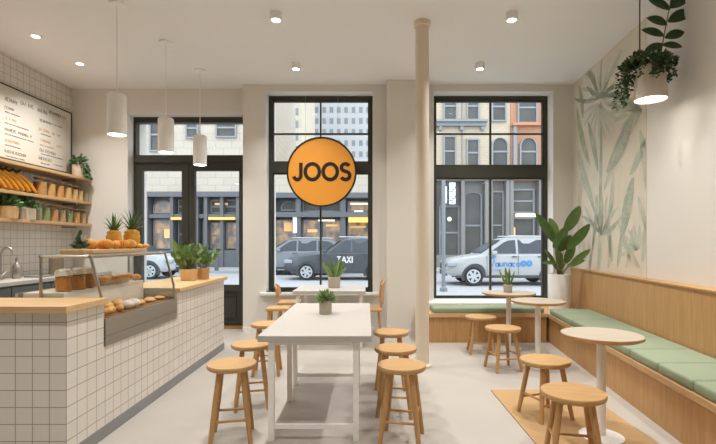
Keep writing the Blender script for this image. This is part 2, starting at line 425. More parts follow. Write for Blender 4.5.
# glass display case
Y0, Y1 = 3.19, 4.395
dc = thing('display_case', 'glass and steel pastry display case let into the counter', 'display case', (0, 0, 0))
b = MB(); b.box(-2.44, -1.812, Y0, Y1, .632, .70, .002); b.box(-2.44, -1.812, Y0, Y1, .703, .80, .002); b.box(-2.44, -2.42, Y0, Y1, .80, 1.0)
b.box(-1.83, -1.812, Y0, Y1, .80, .822); b.box(-2.42, -1.83, Y1-.015, Y1, .80, .92); b.box(-2.42, -1.83, Y0, Y0+.012, .80, .97)
b.build('steel_base', M_steel, dc)
b = MB(); q = .011
for yy in (Y0+.012, Y1-.012):
    b.tube([(-1.84, yy, .815), (-1.842, yy, .95), (-1.925, yy, 1.255)], q, 8)
    b.tube([(-2.27, yy, .8 if yy > 4 else .9), (-2.27, yy, 1.255)], q, 8)
    b.tube([(-2.275, yy, 1.255), (-1.925, yy, 1.255)], q, 8)
b.tube([(-1.925, Y0, 1.255), (-1.925, Y1, 1.255)], q, 8); b.tube([(-2.27, Y0, 1.255), (-2.27, Y1, 1.255)], q, 8)
b.build('steel_frame', M_steel, dc, True)
b = MB(); b.box(-2.28, -1.92, Y0, Y1, 1.264, 1.272); b.build('top_glass', M_glass2, dc)
b = MB(); b.slab([(-1.838, Y0+.02), (-1.832, Y0+.02), (-1.832, Y1-.02), (-1.838, Y1-.02)], .822, .945)
def quad_pane(b, pts, n):
    n = Vector(n).normalized()*.005
    a = [b.bm.verts.new(Vector(p)) for p in pts]; c = [b.bm.verts.new(Vector(p)+n) for p in pts]
    b._f(a); b._f(c[::-1])
    for i in range(len(pts)): b._f([a[i], a[(i+1) % len(pts)], c[(i+1) % len(pts)], c[i]])
quad_pane(b, [(-1.84, Y0+.02, .95), (-1.84, Y1-.02, .95), (-1.922, Y1-.02, 1.25), (-1.922, Y0+.02, 1.25)], (.3, 0, .08))
o = b.build('front_glass', M_glass2, dc)
for yy in (Y0+.008, Y1-.013):
    zb = .975 if yy < 4 else .925
    b = MB(); b.prism([(-2.265, zb), (-1.848, zb), (-1.93, 1.245), (-2.265, 1.245)], yy, yy+.004); b.build('side_glass', M_glass2, dc)
b = MB(); b.box(-2.40, -2.12, Y0+.02, Y1-.03, .80, 1.0, .003); b.build('riser', mat('case_riser', (226, 216, 200), .4), dc)
b = MB(); b.box(-2.11, -1.84, Y0+.02, Y1-.02, .80, .808)
for k in range(16):
    yy = Y0+.05+k*.073; b.box(-2.1, -1.85, yy, yy+.05, .808, .818)
b.build('slatted_tray', wood('tray_wood', (168, 124, 78), (140, 98, 58), (1, 8, 8)), dc)

# food
M_crust = mat('pastry_crust', (216, 158, 86), .55, var=.3, scale=22, bump=.4, bscale=80)
M_crust2 = mat('golden_crust', (236, 178, 92), .55, var=.25, scale=26, bump=.4, bscale=80)
M_sugar = mat('sugar_icing', (232, 216, 200), .7, var=.1, scale=40)
M_orange = mat('orange_peel', (220, 150, 64), .5, var=.28, scale=30, bump=.25, bscale=150)
M_pine = mat('pineapple_skin', (206, 148, 58), .6, var=.35, scale=40, bump=.4, bscale=60)
M_banana = mat('banana_skin', (232, 164, 52), .55, var=.12, scale=12)
def croissant(name, label, loc, rz, m, L=.12, r=.03, group=None):
    b = MB(); pts = []; rad = []
    for i in range(15):
        u = i/14*2-1; a = u*1.0
        pts.append((L*.62*math.sin(a), L*.35*(math.cos(a)-.8), r*.95)); rad.append(max(.006, r*(1-abs(u)**2.2*.8)*(1+.09*(-1)**i)))
    b.tube(pts, rad, 10)
    o = b.build(name, m, None, True, loc, rz); return tag(o, label, 'pastry', group)
def bun(name, label, loc, m, r=.045, sz=.62, rz=0, sx=1, group=None, cat='pastry'):
    b = MB(); b.ball((0, 0, r*sz), r, 16, 10, sx, 1, sz, fn=lambda a, th: 1+.03*math.sin(3*a)+.02*math.sin(5*th))
    o = b.build(name, m, None, True, loc, rz); return tag(o, label, cat, group)
# bottom tray row
for k in range(4):
    croissant('croissant', f'{ORD[k]} croissant from the near end along the front of the slatted bottom tray', (-1.93+.012*(k % 2), 3.27+k*.105, .82), 1.2+.3*k, M_crust if k % 2 else M_crust2, .12, .027, 'croissants on the bottom tray')
for k in range(2):
    bun('iced_bun', ('white iced bun on the bottom tray, the nearer of the two', 'white iced bun on the bottom tray, the farther of the two')[k], (-1.93, 3.70+k*.10, .82), M_sugar, .05, .72, .4*k, 1.1, 'iced buns')
for k in range(3):
    bun('bread_roll', f'{ORD[k]} golden roll from the near end at the back of the bottom tray', (-2.05, 3.45+k*.17, .82), M_crust2, .045, .75, .5*k, 1.2, 'rolls at the back of the bottom tray')
for k in range(5):
    bun('flat_pastry', f'{ORD[k]} flat brown pastry from the window end of the bottom tray', (-1.95-.05*(k % 2), 4.32-k*.095, .82), M_crust, .042, .42, .3*k, 1.2, 'flat pastries at the window end')
# wooden tray of pastries on the riser
b = MB(); b.lathe([(0, 0), (.95, 0), (1, .03), (1, .035), (.95, .012), (0, .012)], 32)
for v in b.bm.verts: v.co.x *= .125; v.co.y *= .29; v.co.z *= 1.3
tr = tag(b.build('serving_tray', M_oak_s, None, True, (-2.25, 3.99, 1.0)), 'oval wooden tray of pastries on the raised shelf of the display case', 'tray')
for k in range(7):
    yy = 3.77+k*.075
    croissant('croissant', f'{ORD[k]} golden pastry from the near end of the oval wooden tray', (-2.22+.03*(-1)**k, yy, 1.017), .6+.9*k, M_crust2 if k % 3 else M_crust, .11, .03, 'pastries on the oval tray')
for k in range(2):
    croissant('croissant', ('brown baguette piece at the window end of the raised shelf, in front', 'brown baguette piece at the window end of the raised shelf, behind')[k], (-2.17-.1*k, 4.33, 1.0), 1.3, M_crust, .1, .03, 'pieces beyond the oval tray')
# granola jars in the case
M_gran = mat('granola', (222, 140, 66), .7, var=.5, scale=60, bump=.3)
M_cloth = mat('cream_lid_cloth', (232, 222, 204), .85, var=.05)
def case_jar(x, y, label):
    t = thing('granola_jar', label, 'jar', (x, y, 1.0), 0, 'granola jars in the display case')
    b = MB(); b.lathe([(0, 0), (.05, 0), (.055, .008), (.055, .115), (.045, .128), (.045, .14), (.041, .14), (.041, .126), (.051, .112), (.051, .006), (0, .004)], 20); b.build('glass_jar', M_glass2, t, True)
    b = MB(); b.lathe([(0, .006), (.05, .006), (.05, .108), (0, .112)], 20); b.build('contents', M_gran, t, True)
    b = MB(); b.lathe([(0, .165), (.03, .163), (.05, .152), (.054, .142), (.059, .116), (.0565, .116), (.052, .141), (0, .141)], 16); b.build('lid', M_cloth, t, True)
case_jar(-2.19, 3.32, 'orange granola jar with cream lid at the near corner of the display case')
case_jar(-2.18, 3.47, 'orange granola jar with cream lid in the middle of the three in the display case')
case_jar(-2.20, 3.61, 'orange granola jar with cream lid touching the oval pastry tray')
# board and fruit on top
b = MB(); b.slab([(-2.22, 3.33), (-2.19, 3.28), (-2.02, 3.28), (-1.985, 3.33), (-1.985, 4.15), (-2.02, 4.2), (-2.19, 4.2), (-2.22, 4.15)], 0, .03, .006)
tag(b.build('serving_board', M_oak_s, None, False, (0, 0, 1.272)), 'long oak board carrying fruit on top of the display case', 'board')
def pineapple(x, y, z, label, h=.15, r=.058, cl=1.3):
    t = thing('pineapple', label, 'pineapple', (x, y, z), rnd.random()*6, 'pineapples on the board')
    b = MB(); b.ball((0, 0, h/2), r, 20, 14, 1, 1, h/2/r, fn=lambda a, th: (1.0+.07*math.sin(10*a+th*7)*math.sin(10*a-th*7))*max(abs(math.sin(th)), abs(math.cos(th)))**-.45)
    b.build('fruit', M_pine, t, True)
    b = MB()
    for ring, (n, L, o) in enumerate(((7, .075, 1.1), (7, .10, .75), (6, .12, .45), (4, .135, .18))):
        for k in range(n):
            a = 2*PI*k/n+ring*.5; dv = Vector((math.cos(a)*math.sin(o), math.sin(a)*math.sin(o), math.cos(o)))
            b.leaf((dv.x*.015, dv.y*.015, h-.012), Vector((0, 0, h-.01))+dv*L*cl, .026, (math.cos(a), math.sin(a), .6), -.25, .3, 4, lambda u: (1-u)**.6)
    b.build('crown', M_leafA, t)
ZB = 1.303
pineapple(-2.155, 3.92, ZB, 'pineapple on the oak board, the one farther from the window', .165, .064, 1.2)
pineapple(-2.085, 4.08, ZB, 'pineapple on the oak board, the taller one nearest the window', .175, .07, 1.5)
for k, (x, y, r) in enumerate(((-2.12, 3.52, .042), (-2.15, 3.63, .034), (-2.035, 3.72, .036))):
    bun('orange', f'{ORD[k]} orange from the near end of the oak board on the display case', (x, y, ZB), M_orange, r, .95, k, 1, 'oranges on the board', 'orange')
for k, (x, y, rz) in enumerate(((-2.05, 3.61, .3), (-2.14, 3.73, 1.2), (-2.05, 3.84, .5), (-2.035, 3.96, 1.0))):
    croissant('croissant', f'{ORD[k]} plump golden croissant from the near end of the oak fruit board', (x, y, ZB), rz, M_crust2 if k % 2 else M_orange, .10, .04, 'croissants on the fruit board')
for k, (x, y) in enumerate(((-2.01, 4.18), (-2.005, 4.05))):
    bun('small_bun', ('small golden bun at the far corner of the oak fruit board', 'small golden bun just before the corner of the fruit board')[k], (x+.0, y, ZB), M_crust2, .026, .8, 0, 1.2, 'buns on the board')
t = thing('herb_bunch', 'dark green leafy bunch with a white tip at the near end of the board', 'herbs', (-2.12, 3.40, ZB))
b = MB()
for k in range(60):
    a = rnd.random()*2*PI; r = rnd.random()*.07; z = .005+(.075-r)*rnd.random()*1.9
    b.leaf((r*.6*math.cos(a), r*.6*math.sin(a), z*.9), (r*1.1*math.cos(a), r*1.1*math.sin(a), z+.025), .03, (0, -.5, 1), .1)
b.build('leaves', M_leafB, t)
b = MB()
for k in range(5):
    a = k*1.25; b.leaf((.02, 0, .05), (.02+.02*math.cos(a), .02*math.sin(a), .11), .02, (math.cos(a), math.sin(a), .4))
b.build('white_petals', M_white, t)

# ------------------------------------------------------------------ plants
def pot_mesh(r0, r1, h, n=28): return MB().lathe([(0, 0), (r0*.94, 0), (r0, .008), (r1, h-.004), (r1-.003, h), (r1-.012, h), (r1-.016, h-.03), (0, h-.03)], n)
def potted(name, label, cat, loc, r0, r1, h, pm, leafm, fol, rz=0, group=None, stemm=None):
    t = thing(name, label, cat, loc, rz, group)
    pot_mesh(r0, r1, h).build('pot', pm, t, True)
    b = MB(); b.lathe([(0, h-.029), (r1-.017, h-.029), (r1-.017, h-.02), (0, h-.012)], 20); b.build('soil', M_soil, t)
    b = MB(); s = MB(); fol(b, s, h)
    b.build('foliage', leafm, t)
    if len(s.bm.verts): s.build('stems', M_stem, t, True)
    else: s.bm.free()
    return t
def fol_bush(R, Hh, n, ll, lw, seed):
    def f(b, s, h):
        q = random.Random(seed)
        for k in range(n):
            a = q.random()*2*PI; e = math.acos(q.random()**.7); d = Vector((math.cos(a)*math.sin(e), math.sin(a)*math.sin(e), math.cos(e)))
            rr = .45+.55*q.random()
            p = Vector((d.x*R*rr, d.y*R*rr, h-.02+d.z*Hh*rr))
            dd = (d+Vector((q.uniform(-.5, .5), q.uniform(-.5, .5), q.uniform(-.2, .6)))).normalized()
            b.mi = k % 2
            b.leaf(p, p+dd*ll*q.uniform(.7, 1.2), lw, (q.uniform(-1, 1), -.6, 1), .2, .2, 4)
            if k % 9 == 0: s.tube([(d.x*R*.1, d.y*R*.1, h-.03), p], .003, 5)
    return f
def fol_blades(n, L, w, spread, seed):
    def f(b, s, h):
        q = random.Random(seed)
        for k in range(n):
            a = 2*PI*k/n+q.uniform(-.3, .3); o = spread*q.uniform(.25, 1); d = Vector((math.cos(a)*math.sin(o), math.sin(a)*math.sin(o), math.cos(o)))
            b.mi = k % 2
            b.leaf((d.x*.02, d.y*.02, h-.03), Vector((0, 0, h-.03))+d*L*q.uniform(.7, 1.1), w, (math.cos(a)*.5, -.8+math.sin(a)*.3, .5), .2, .25, 7)
    return f
def fol_stalks(specs):
    """specs: (stalk base xy, stalk top, leaf tip, width) in pot coordinates"""
    def f(b, s, h):
        for k, (bx, by, top, tip, w) in enumerate(specs):
            top = Vector(top); base = Vector((bx, by, h-.03))
            mid = (base+top)/2+Vector((0, 0, .02)); s.tube([base, mid, top], [.007, .006, .004], 6)
            b.mi = k % 2
            b.leaf(top-(Vector(tip)-top)*.06, tip, w, (rnd.uniform(-.3, .3), -1, .45), .12, .2, 9, lambda u: math.sin(PI*min(1, u*.93+.05))**.6)
    return f
LP = [mat('leaf_deep', (72, 98, 54), .5, var=.35, scale=14), mat('leaf_deepest', (54, 80, 44), .5, var=.35, scale=14)]
LG = [M_leafA, M_leafB]; LL = [M_leafC, M_leafA]
# counter plants
def fol_zz(n, L, seed):
    """loose broad leaves on short stalks"""
    def f(b, s, h):
        q = random.Random(seed)
        if n > 10:
            for e_, w_ in (((-.19, -.02, h+.36), .085), ((-.16, -.08, h+.2), .08)): b.leaf((-.02, 0, h-.02), e_, w_, (0, -1, .4), .05, .25, 8)
        for k in range(n*5):
            a = q.uniform(0, 2*PI); o = q.uniform(.05, .75); l = L*q.uniform(.3, .95)
            d = Vector((math.cos(a)*math.sin(o), math.sin(a)*math.sin(o), math.cos(o)))
            base = Vector((d.x*.02, d.y*.02, h-.03)); p = base+d*l; b.mi = (0, 1, 1)[k % 3]
            if k % 3 == 0: s.tube([base, p], [.004, .002], 5)
            dd = (d+Vector((q.uniform(-.9, .9), q.uniform(-.6, .6), q.uniform(-.2, .9)))).normalized()
            b.leaf(p, p+dd*q.uniform(.07, .12), q.uniform(.035, .055), (q.uniform(-.5, .5), -1, .5), .15, .25, 6)
    return f
potted('potted_plant', 'leafy green plant in a wide tan pot on the counter end', 'potted plant', (-2.06, 5.32, .918), .085, .10, .13, M_tan, [M_leafC, M_leafA], fol_zz(15, .28, 3))
potted('potted_plant', 'small leafy plant in a brown pot tucked beside the wide tan pot', 'potted plant', (-1.96, 5.50, .918), .065, .075, .135, mat('brown_pot', (204, 160, 108), .75), [M_leafC, M_leafA], fol_zz(9, .25, 5))
# shelf plant
def fol_trail(b, s, h):
    fol_bush(.12, .16, 110, .06, .035, 9)(b, s, h)
    q = random.Random(4)
    for k in range(75):
        u = q.random(); p = Vector((.10+.05*u+q.uniform(-.02, .02), q.uniform(-.08, .05), h+.02-u*.22))
        b.leaf(p, p+Vector((.03, q.uniform(-.04, .04), -.03)), .03, (1, -.7, .3))

# ------------------------------------------------------------------ white dining table, stools
def long_table(loc, x0, x1, y0, y1, zt, label, legs, cat='table'):
    t = thing('dining_table', label, cat, loc)
    b = MB(); b.box(x0, x1, y0, y1, zt-.042, zt, .004); b.build('tabletop', M_whitetop, t)
    for (x, y) in legs:
        b = MB(); b.box(x-.02, x+.02, y-.02, y+.02, 0, zt-.042, .002); b.build('leg', M_whitemetal, t)
    return t
TX0, TX1 = -.735, .03
tb = long_table((0, 0, 0), TX0, TX1, 3.08, 4.76, .728, 'long white dining table in the middle of the floor', [(-.652, 3.14), (-.075, 3.14), (-.68, 4.36), (-.085, 4.36), (-.66, 3.93)])
b = MB(); b.box(-.632, -.095, 3.128, 3.152, .085, .115); b.build('stretcher', M_whitemetal, tb)
b = MB(); b.box(-.66, -.105, 4.348, 4.372, .085, .115); b.build('stretcher', M_whitemetal, tb)
b = MB(); b.box(-.65, -.10, 3.13, 3.15, .655, .686); b.box(-.65, -.10, 4.35, 4.37, .655, .686); b.build('apron', M_whitemetal, tb)
potted('potted_plant', 'small round green bush in a concrete pot on the long white table', 'potted plant', (-.365, 4.05, .728), .055, .057, .115, M_conc, [M_leafA, M_leafC], fol_bush(.085, .1, 260, .04, .012, 11))

def make_stool(label, loc, rz, h, r, group, sp=1.35, st=(.12, .17)):
    t = thing('wooden_stool', label, 'stool', loc, rz, group)
    b = MB(); b.lathe([(0, h-.035), (r*.93, h-.035), (r*.985, h-.028), (r, h-.018), (r, h-.008), (r*.98, h-.001), (r*.94, h), (0, h-.002)], 40); b.build('seat', M_seat, t, True)
    top, bot = r*.62, r*sp*.80
    P = []
    for (sx, sy) in ((-1, -1), (1, -1), (1, 1), (-1, 1)):
        a = Vector((sx*top*.72, sy*top*.72, h-.034)); c = Vector((sx*bot*.72, sy*bot*.72, 0)); P.append((a, c))
        m = a.lerp(c, .45)
        b = MB(); b.tube([a, m, c], [.019, .0195, .0155], 12); b.build('leg', M_leg, t, True)
    for k in range(4):
        z = h*(st[0]/.30 if False else (.30 if k % 2 == 0 else .38)); (a, c), (a2, c2) = P[k], P[(k+1) % 4]
        u = (h-.034-z)/(h-.034); p1, p2 = a.lerp(c, u), a2.lerp(c2, u)
        b = MB(); b.tube([p1, p2], .009, 8); b.build('stretcher', M_leg, t, True)
    return t
GA = 'tall stools around the long white table'
st = make_stool('tall wooden stool nearest the camera on the counter side of the long table', (-.936, 3.19, 0), .2, .52, .168, GA)
for (x, y, rz, l) in ((-.955, 3.82, .25, 'tall wooden stool second from the camera on the counter side of the long table'),
                      (-1.035, 4.77, .1, 'tall wooden stool at the far corner of the long table, counter side'),
                      (.238, 3.16, -.2, 'tall wooden stool nearest the camera on the pillar side of the long table'),
                      (.228, 3.67, -.15, 'tall wooden stool second from the camera on the pillar side of the long table'),
                      (.226, 4.34, -.1, 'tall wooden stool third from the camera, in front of the cream pillar')):
    dup(st, (x, y, 0), rz, l)
GB = 'low stools beside the round tables'
sl = make_stool('low wooden stool standing nearest the camera on the tan rug', (1.254, 2.80, 0), -.25, .45, .188, GB, 1.3)
for (x, y, rz, l) in ((1.38, 3.57, .3, 'low wooden stool second on the tan rug, at its back edge'),
                      (1.457, 4.93, .2, 'low wooden stool third from the camera, just before the pedestal of the round window table'),
                      (1.40, 5.67, -.1, 'low wooden stool farthest back, against the window bench front')):
    dup(sl, (x, y, 0), rz, l)

# second table by the window with chairs
t2 = long_table((0, 0, 0), -.95, -.02, 5.86, 6.74, .738, 'small white table standing under the window with the round sign', [(-.89, 5.92), (-.08, 5.92), (-.89, 6.68), (-.08, 6.68)])
def fol_snake(b, s, h):
    for k, (dx, dz, w) in enumerate(((-.15, .2, .07), (-.06, .26, .06), (.03, .15, .06), (.12, .22, .075), (.16, .13, .06), (-.02, .18, .06), (.07, .24, .05))):
        b.mi = k % 2
        b.leaf((dx*.1, (k % 3-1)*.02, h-.03), (dx, (k % 3-1)*.06, h+dz), w, (-.2, -1, .3), .12, .25, 8, lambda u: math.sin(PI*min(1, u*.88+.1))**.6)
potted('potted_plant', 'broad bladed green plant in a grey pot on the small window table', 'potted plant', (-.45, 6.3, .738), .078, .085, .15, M_conc, LL, fol_snake)
def chair(name, label, loc, rz, sh, bh):
    t = thing(name, label, 'chair', loc, rz, 'wooden chairs at the window table')
    b = MB(); b.box(-.17, .17, -.18, .18, sh-.035, sh, .012); b.build('seat', M_seat, t)
    for sx in (-1, 1):
        for sy in (-1, 1):
            b = MB(); b.tube([(sx*.13, sy*.14, sh-.03), (sx*.17, sy*.165, 0)], [.018, .013], 10); b.build('leg', M_leg, t, True)
    b = MB()   # curved backrest on the -x side
    n = 10; hz0, hz1 = sh+.05, sh+bh
    V = []
    for i in range(n+1):
        u = i/n*2-1; y = u*.19; x = -.19+.045*u*u; 
        top = hz1-.05*abs(u)**3; bot = hz0+.05*abs(u)**2
        V.append([b.bm.verts.new(p) for p in ((x-.008, y, bot), (x-.03, y, top), (x-.012, y, top), (x+.010, y, bot))])
    for A, B in zip(V, V[1:]):
        for j in range(4): b._f([A[j], A[(j+1) % 4], B[(j+1) % 4], B[j]])
    b._f(V[0]); b._f(V[-1][::-1]); bk = b.build('backrest', M_leg, t, True)
    b = MB()
    for sy in (-.1, .1): b.tube([(-.145, sy, sh-.02), (-.19, sy, hz0+.1)], .011, 8)
    b.build('back_posts', M_leg, t, True)
    return t
chair('wooden_chair', 'pale wooden chair with low back under the window, counter side', (-1.09, 6.52, 0), .1, .53, .24)
chair('wooden_chair', 'wooden chair with curved back at the pillar side of the small window table', (.02, 5.98, 0), PI, .515, .36)
t = thing('square_stool', 'square topped wooden stool between the long table and the window table', 'stool', (-1.13, 5.9, 0), .05)
b = MB(); b.box(-.145, .145, -.15, .15, .495, .53, .006); b.build('seat', M_seat, t)
for sx in (-1, 1):
    for sy in (-1, 1):
        b = MB(); b.tube([(sx*.11, sy*.115, .5), (sx*.13, sy*.13, 0)], [.018, .015], 10); b.build('leg', M_leg, t, True)

# ------------------------------------------------------------------ benches, panelling, cushions, mural
WT = .965
b = MB(); b.slab([(XP(-1), -1), (XW(-1), -1), (XW(6.97), 6.97), (XP(6.97), 6.97)], 0, WT)
b.slab([(XP(-1)-.015, -1), (XW(-1), -1), (XW(6.97), 6.97), (XP(6.97)-.015, 6.97)], WT, WT+.015)
struct(b.build('wainscot', M_panel), 'oak wall panelling behind the green bench cushions', 'panelling')
BZ = .395
wb = thing('wall_bench', 'long oak bench along the panelled wall', 'bench', (0, 0, 0))
e = .03
b = MB(); b.slab([(XB(-.8)+e, -.8), (XP(-.8)-.002, -.8), (XP(6.96)-.002, 6.96), (XB(6.21)+e, 6.96), (XB(6.21)+e, 6.21)], 0, BZ-.05); b.build('front_panel', M_panel, wb)
b = MB(); b.slab([(XB(-.8), -.8), (XP(-.8)-.002, -.8), (XP(6.96)-.002, 6.96), (XB(6.21), 6.96), (XB(6.21), 6.20)], BZ-.05, BZ, .004); b.build('seat_board', M_oak_s, wb)
nb = thing('window_bench', 'short oak bench built under the right window', 'bench', (0, 0, 0))
b = MB(); b.slab([(.72, 6.24), (XB(6.21)-.005, 6.24), (XB(6.21)-.005, 6.96), (.885, 6.96), (.885, 6.765), (.72, 6.765)], 0, BZ-.05); b.build('front_panel', M_panel, nb)
b = MB(); b.slab([(.71, 6.21), (XB(6.21)-.003, 6.21), (XB(6.21)-.003, 6.96), (.885, 6.96), (.885, 6.765), (.71, 6.765)], BZ-.05, BZ, .004); b.build('seat_board', M_oak_x, nb)
def cushion(poly, label):
    b = MB(); b.slab(poly, 0, .075, .018, 3)
    return tag(b.build('seat_cushion', M_sage, None, True, (0, 0, BZ)), label, 'cushion', 'sage green seat cushions')
cushion([(.90, 6.225), (2.40, 6.225), (2.40, 6.61), (.90, 6.61)], 'long sage green cushion on the window bench')
ys = [6.17, 5.27, 4.32, 3.83, 3.385, 2.95, 2.5, 2.0, 1.4]
names = ['long sage green cushion on the wall bench, nearest the tall corner plant', 'long sage green cushion on the wall bench behind the nearest round table',
         'short sage green cushion on the wall bench beside the nearest round table', 'sage green wall bench cushion second from the nearest round table',
         'sage green wall bench cushion third from the nearest round table', 'sage green wall bench cushion fourth from the nearest round table, cut by the frame edge',
         'sage green wall bench cushion fifth from the nearest round table', 'sage green wall bench cushion sixth from the nearest round table']
for i in range(8):
    a, c = ys[i]-.004, ys[i+1]+.004
    cushion([(XB(c)+.012, c), (XP(c)-.02, c), (XP(a)-.02, a), (XB(a)+.012, a)], names[i])
b = MB(); b.box(1.13, 1.95, .9, 4.2, 0, .012, .003)
tag(b.build('floor_rug', M_rug), 'flat tan woven rug under the nearest round table', 'rug')

def round_table(x, y, r, label, h=.72):
    t = thing('round_table', label, 'table', (x, y, 0), 0, 'round pedestal tables')
    b = MB(); b.lathe([(0, h-.004), (r-.004, h-.004), (r-.003, h-.001), (r-.008, h), (0, h)], 56); b.build('tabletop', M_tabletop, t, True)
    b = MB(); b.lathe([(0, h-.03), (r-.02, h-.03), (r, h-.02), (r, h-.005), (r-.004, h-.004), (0, h-.0045)], 56); b.build('edge_band', M_edge, t, True)
    b = MB(); b.tube([(0, 0, .02), (0, 0, h-.03)], .03, 20); b.lathe([(.03, h-.05), (.075, h-.034), (.075, h-.0301), (.03, h-.0301)], 20); b.build('pedestal', M_whitemetal, t, True)
    b = MB(); b.lathe([(0, 0), (.155, 0), (.155, .008), (.14, .014), (.04, .02), (0, .02)], 40); b.build('base', M_whitemetal, t, True)
round_table(1.63, 3.2, .263, 'round pale topped pedestal table nearest the camera, on the rug')
round_table(1.88, 5.06, .285, 'round pale topped pedestal table in the middle of the three')
round_table(1.81, 5.88, .33, 'round pale topped pedestal table by the window, with a small plant on it')
potted('potted_plant', 'tiny spiky plant in a square set tan pot on the round window table', 'potted plant', (1.80, 5.88, .72), .052, .056, .10, M_conc, LL, fol_blades(14, .24, .03, .6, 21))
# tall corner plant on the bench
def W(px, py, Y, o): return (xx(px, Y)-o[0], Y-o[1], zz(py, Y)-o[2])
po = (2.765, 6.62, BZ)
sp = []
for (tx, ty, ex, ey, w, Y) in ((554, 241, 538, 214, .15, 6.5), (566, 230, 580, 207, .16, 6.6), (569, 247, 590, 225, .14, 6.55), (555, 247, 567, 227, .15, 6.45), (560, 250, 571, 236, .17, 6.4),
                           (572, 263, 590, 250, .09, 6.5), (555, 263, 543, 262, .06, 6.4), (556, 268, 547, 250, .08, 6.5), (568, 266, 584, 260, .08, 6.35), (561, 268, 558, 248, .1, 6.6),
                           (566, 262, 574, 243, .12, 6.7), (557, 236, 550, 218, .12, 6.7)):
    if ex > 573: Y = 6.3-.012*(ex-575)+.1*0
    top = W(tx, ty, min(Y+.1, 6.6), po); tip = W(ex, ey, Y-.08, po); sp.append((top[0]*.25, top[1]*.2, top, tip, w))
potted('corner_plant', 'tall broad leaved plant in a white pot on the bench corner', 'potted plant', po, .14, .15, .51, M_white, [M_leafA, mat('leaf_mid', (108, 134, 78), .5, var=.3, scale=14)], fol_stalks(sp))

# mural
def ML(px, py, k=1):
    f = (px-367)/460; Y = (3.12-6.9*.075-.004-.0007*k)/(f-.075)
    return Vector((f*Y, Y, zz(py, Y)))
def wash(name, c, cream=(226, 218, 202), lo=.42, hi=.92, sc=5):
    """print ink laid unevenly over cream paper"""
    m = mat(name, c, .85, var=0); nt = m.node_tree; N = nt.nodes; L = nt.links; p = N['Principled BSDF']
    tc = N.new('ShaderNodeTexCoord'); nz = N.new('ShaderNodeTexNoise'); nz.inputs['Scale'].default_value = sc; nz.inputs['Detail'].default_value = 8
    L.new(tc.outputs['Object'], nz.inputs['Vector'])
    r = N.new('ShaderNodeValToRGB'); r.color_ramp.elements[0].position = lo; r.color_ramp.elements[1].position = hi
    r.color_ramp.elements[0].color = rgb(*c); r.color_ramp.elements[1].color = rgb(*cream)
    L.new(nz.outputs['Fac'], r.inputs[0]); L.new(r.outputs[0], p.inputs['Base Color'])
    return m
M_mu = [wash('mural_cream', (226, 217, 200), (212, 205, 186), .3, .8, 2.5), wash('mural_pale_green', (192, 196, 178)), wash('mural_sage', (164, 174, 156)),
        wash('mural_tan', (204, 190, 168)), wash('mural_olive', (178, 176, 144))]
b = MB(); ya, yb_ = 6.93, 4.885
b.slab([(XW(yb_)-.004, yb_), (XW(yb_), yb_), (XW(ya), ya), (XW(ya)-.004, ya)], WT+.015, H)
q = random.Random(12)
def mleaf(x0, y0, x1, y1, w, m, k, bend=0, veins=True):
    P0, P1 = ML(x0, y0, k), ML(x1, y1, k); t = P1-P0; L = t.length; t.normalize()
    wall = Vector((.075, 1, 0)).normalized(); n = Vector((-1, .075, 0)).normalized()
    sd = t.cross(n).normalized(); sc = P0.y/460; hw = w*sc/2
    def pt(u, v):
        p = P0+t*(L*u)+sd*(v+bend*L*u*(1-u)*2)
        ymax, zlo, zhi = 6.92, WT+.02, H-.005
        p.z = min(max(p.z, zlo), zhi)
        p.y = min(max(p.y, 4.89), ymax); p.x = XW(p.y)-.0045-.0006*k
        return p
    N = 12; b.mi = m; Lr = []
    for i in range(N+1):
        u = i/N; h = hw*math.sin(PI*min(1, u*.94+.03))**.7
        Lr.append((b.bm.verts.new(pt(u, -h)), b.bm.verts.new(pt(u, h))))
    for (a, c), (a2, c2) in zip(Lr, Lr[1:]): b._f([a, c, c2, a2])
    if veins:
        b.mi = 2 if m != 2 else 1
        def line(u0, v0, u1, v1, wd):
            p, r = pt(u0, v0), pt(u1, v1); d_ = (r-p)
            if d_.length < .004: return
            s_ = d_.normalized().cross(n)*wd
            off = n*.0007
            b._f([b.bm.verts.new(x_+off) for x_ in (p-s_, p+s_, r+s_*.4, r-s_*.4)])
        line(.02, 0, .97, 0, hw*.07)
        for i in range(2, 11):
            u = i/12; h = hw*math.sin(PI*u)**.7*.9
            for sg in (-1, 1): line(u, 0, min(.98, u+.07), sg*h, hw*.035)
k = 1
# trunks
mleaf(598, 270, 601, 100, 7, 2, 1, .03, False); mleaf(586, 262, 579, 180, 12, 3, 1, -.1, False)
# palm fan on top
for a in range(15):
    an = math.radians(-20+a*15.5); L = 26+8*math.sin(a*2.1)
    mleaf(601, 97, 601+L*.85*math.cos(an), 97-L*math.sin(an)*1.15, 5, 2 if a % 2 else 1, 2, .1*(-1)**a, False)
for a in range(9):
    an = math.radians(200+a*17); mleaf(600, 104, 600+20*math.cos(an), 104-36*math.sin(an), 4, 1, 2, .1, False)
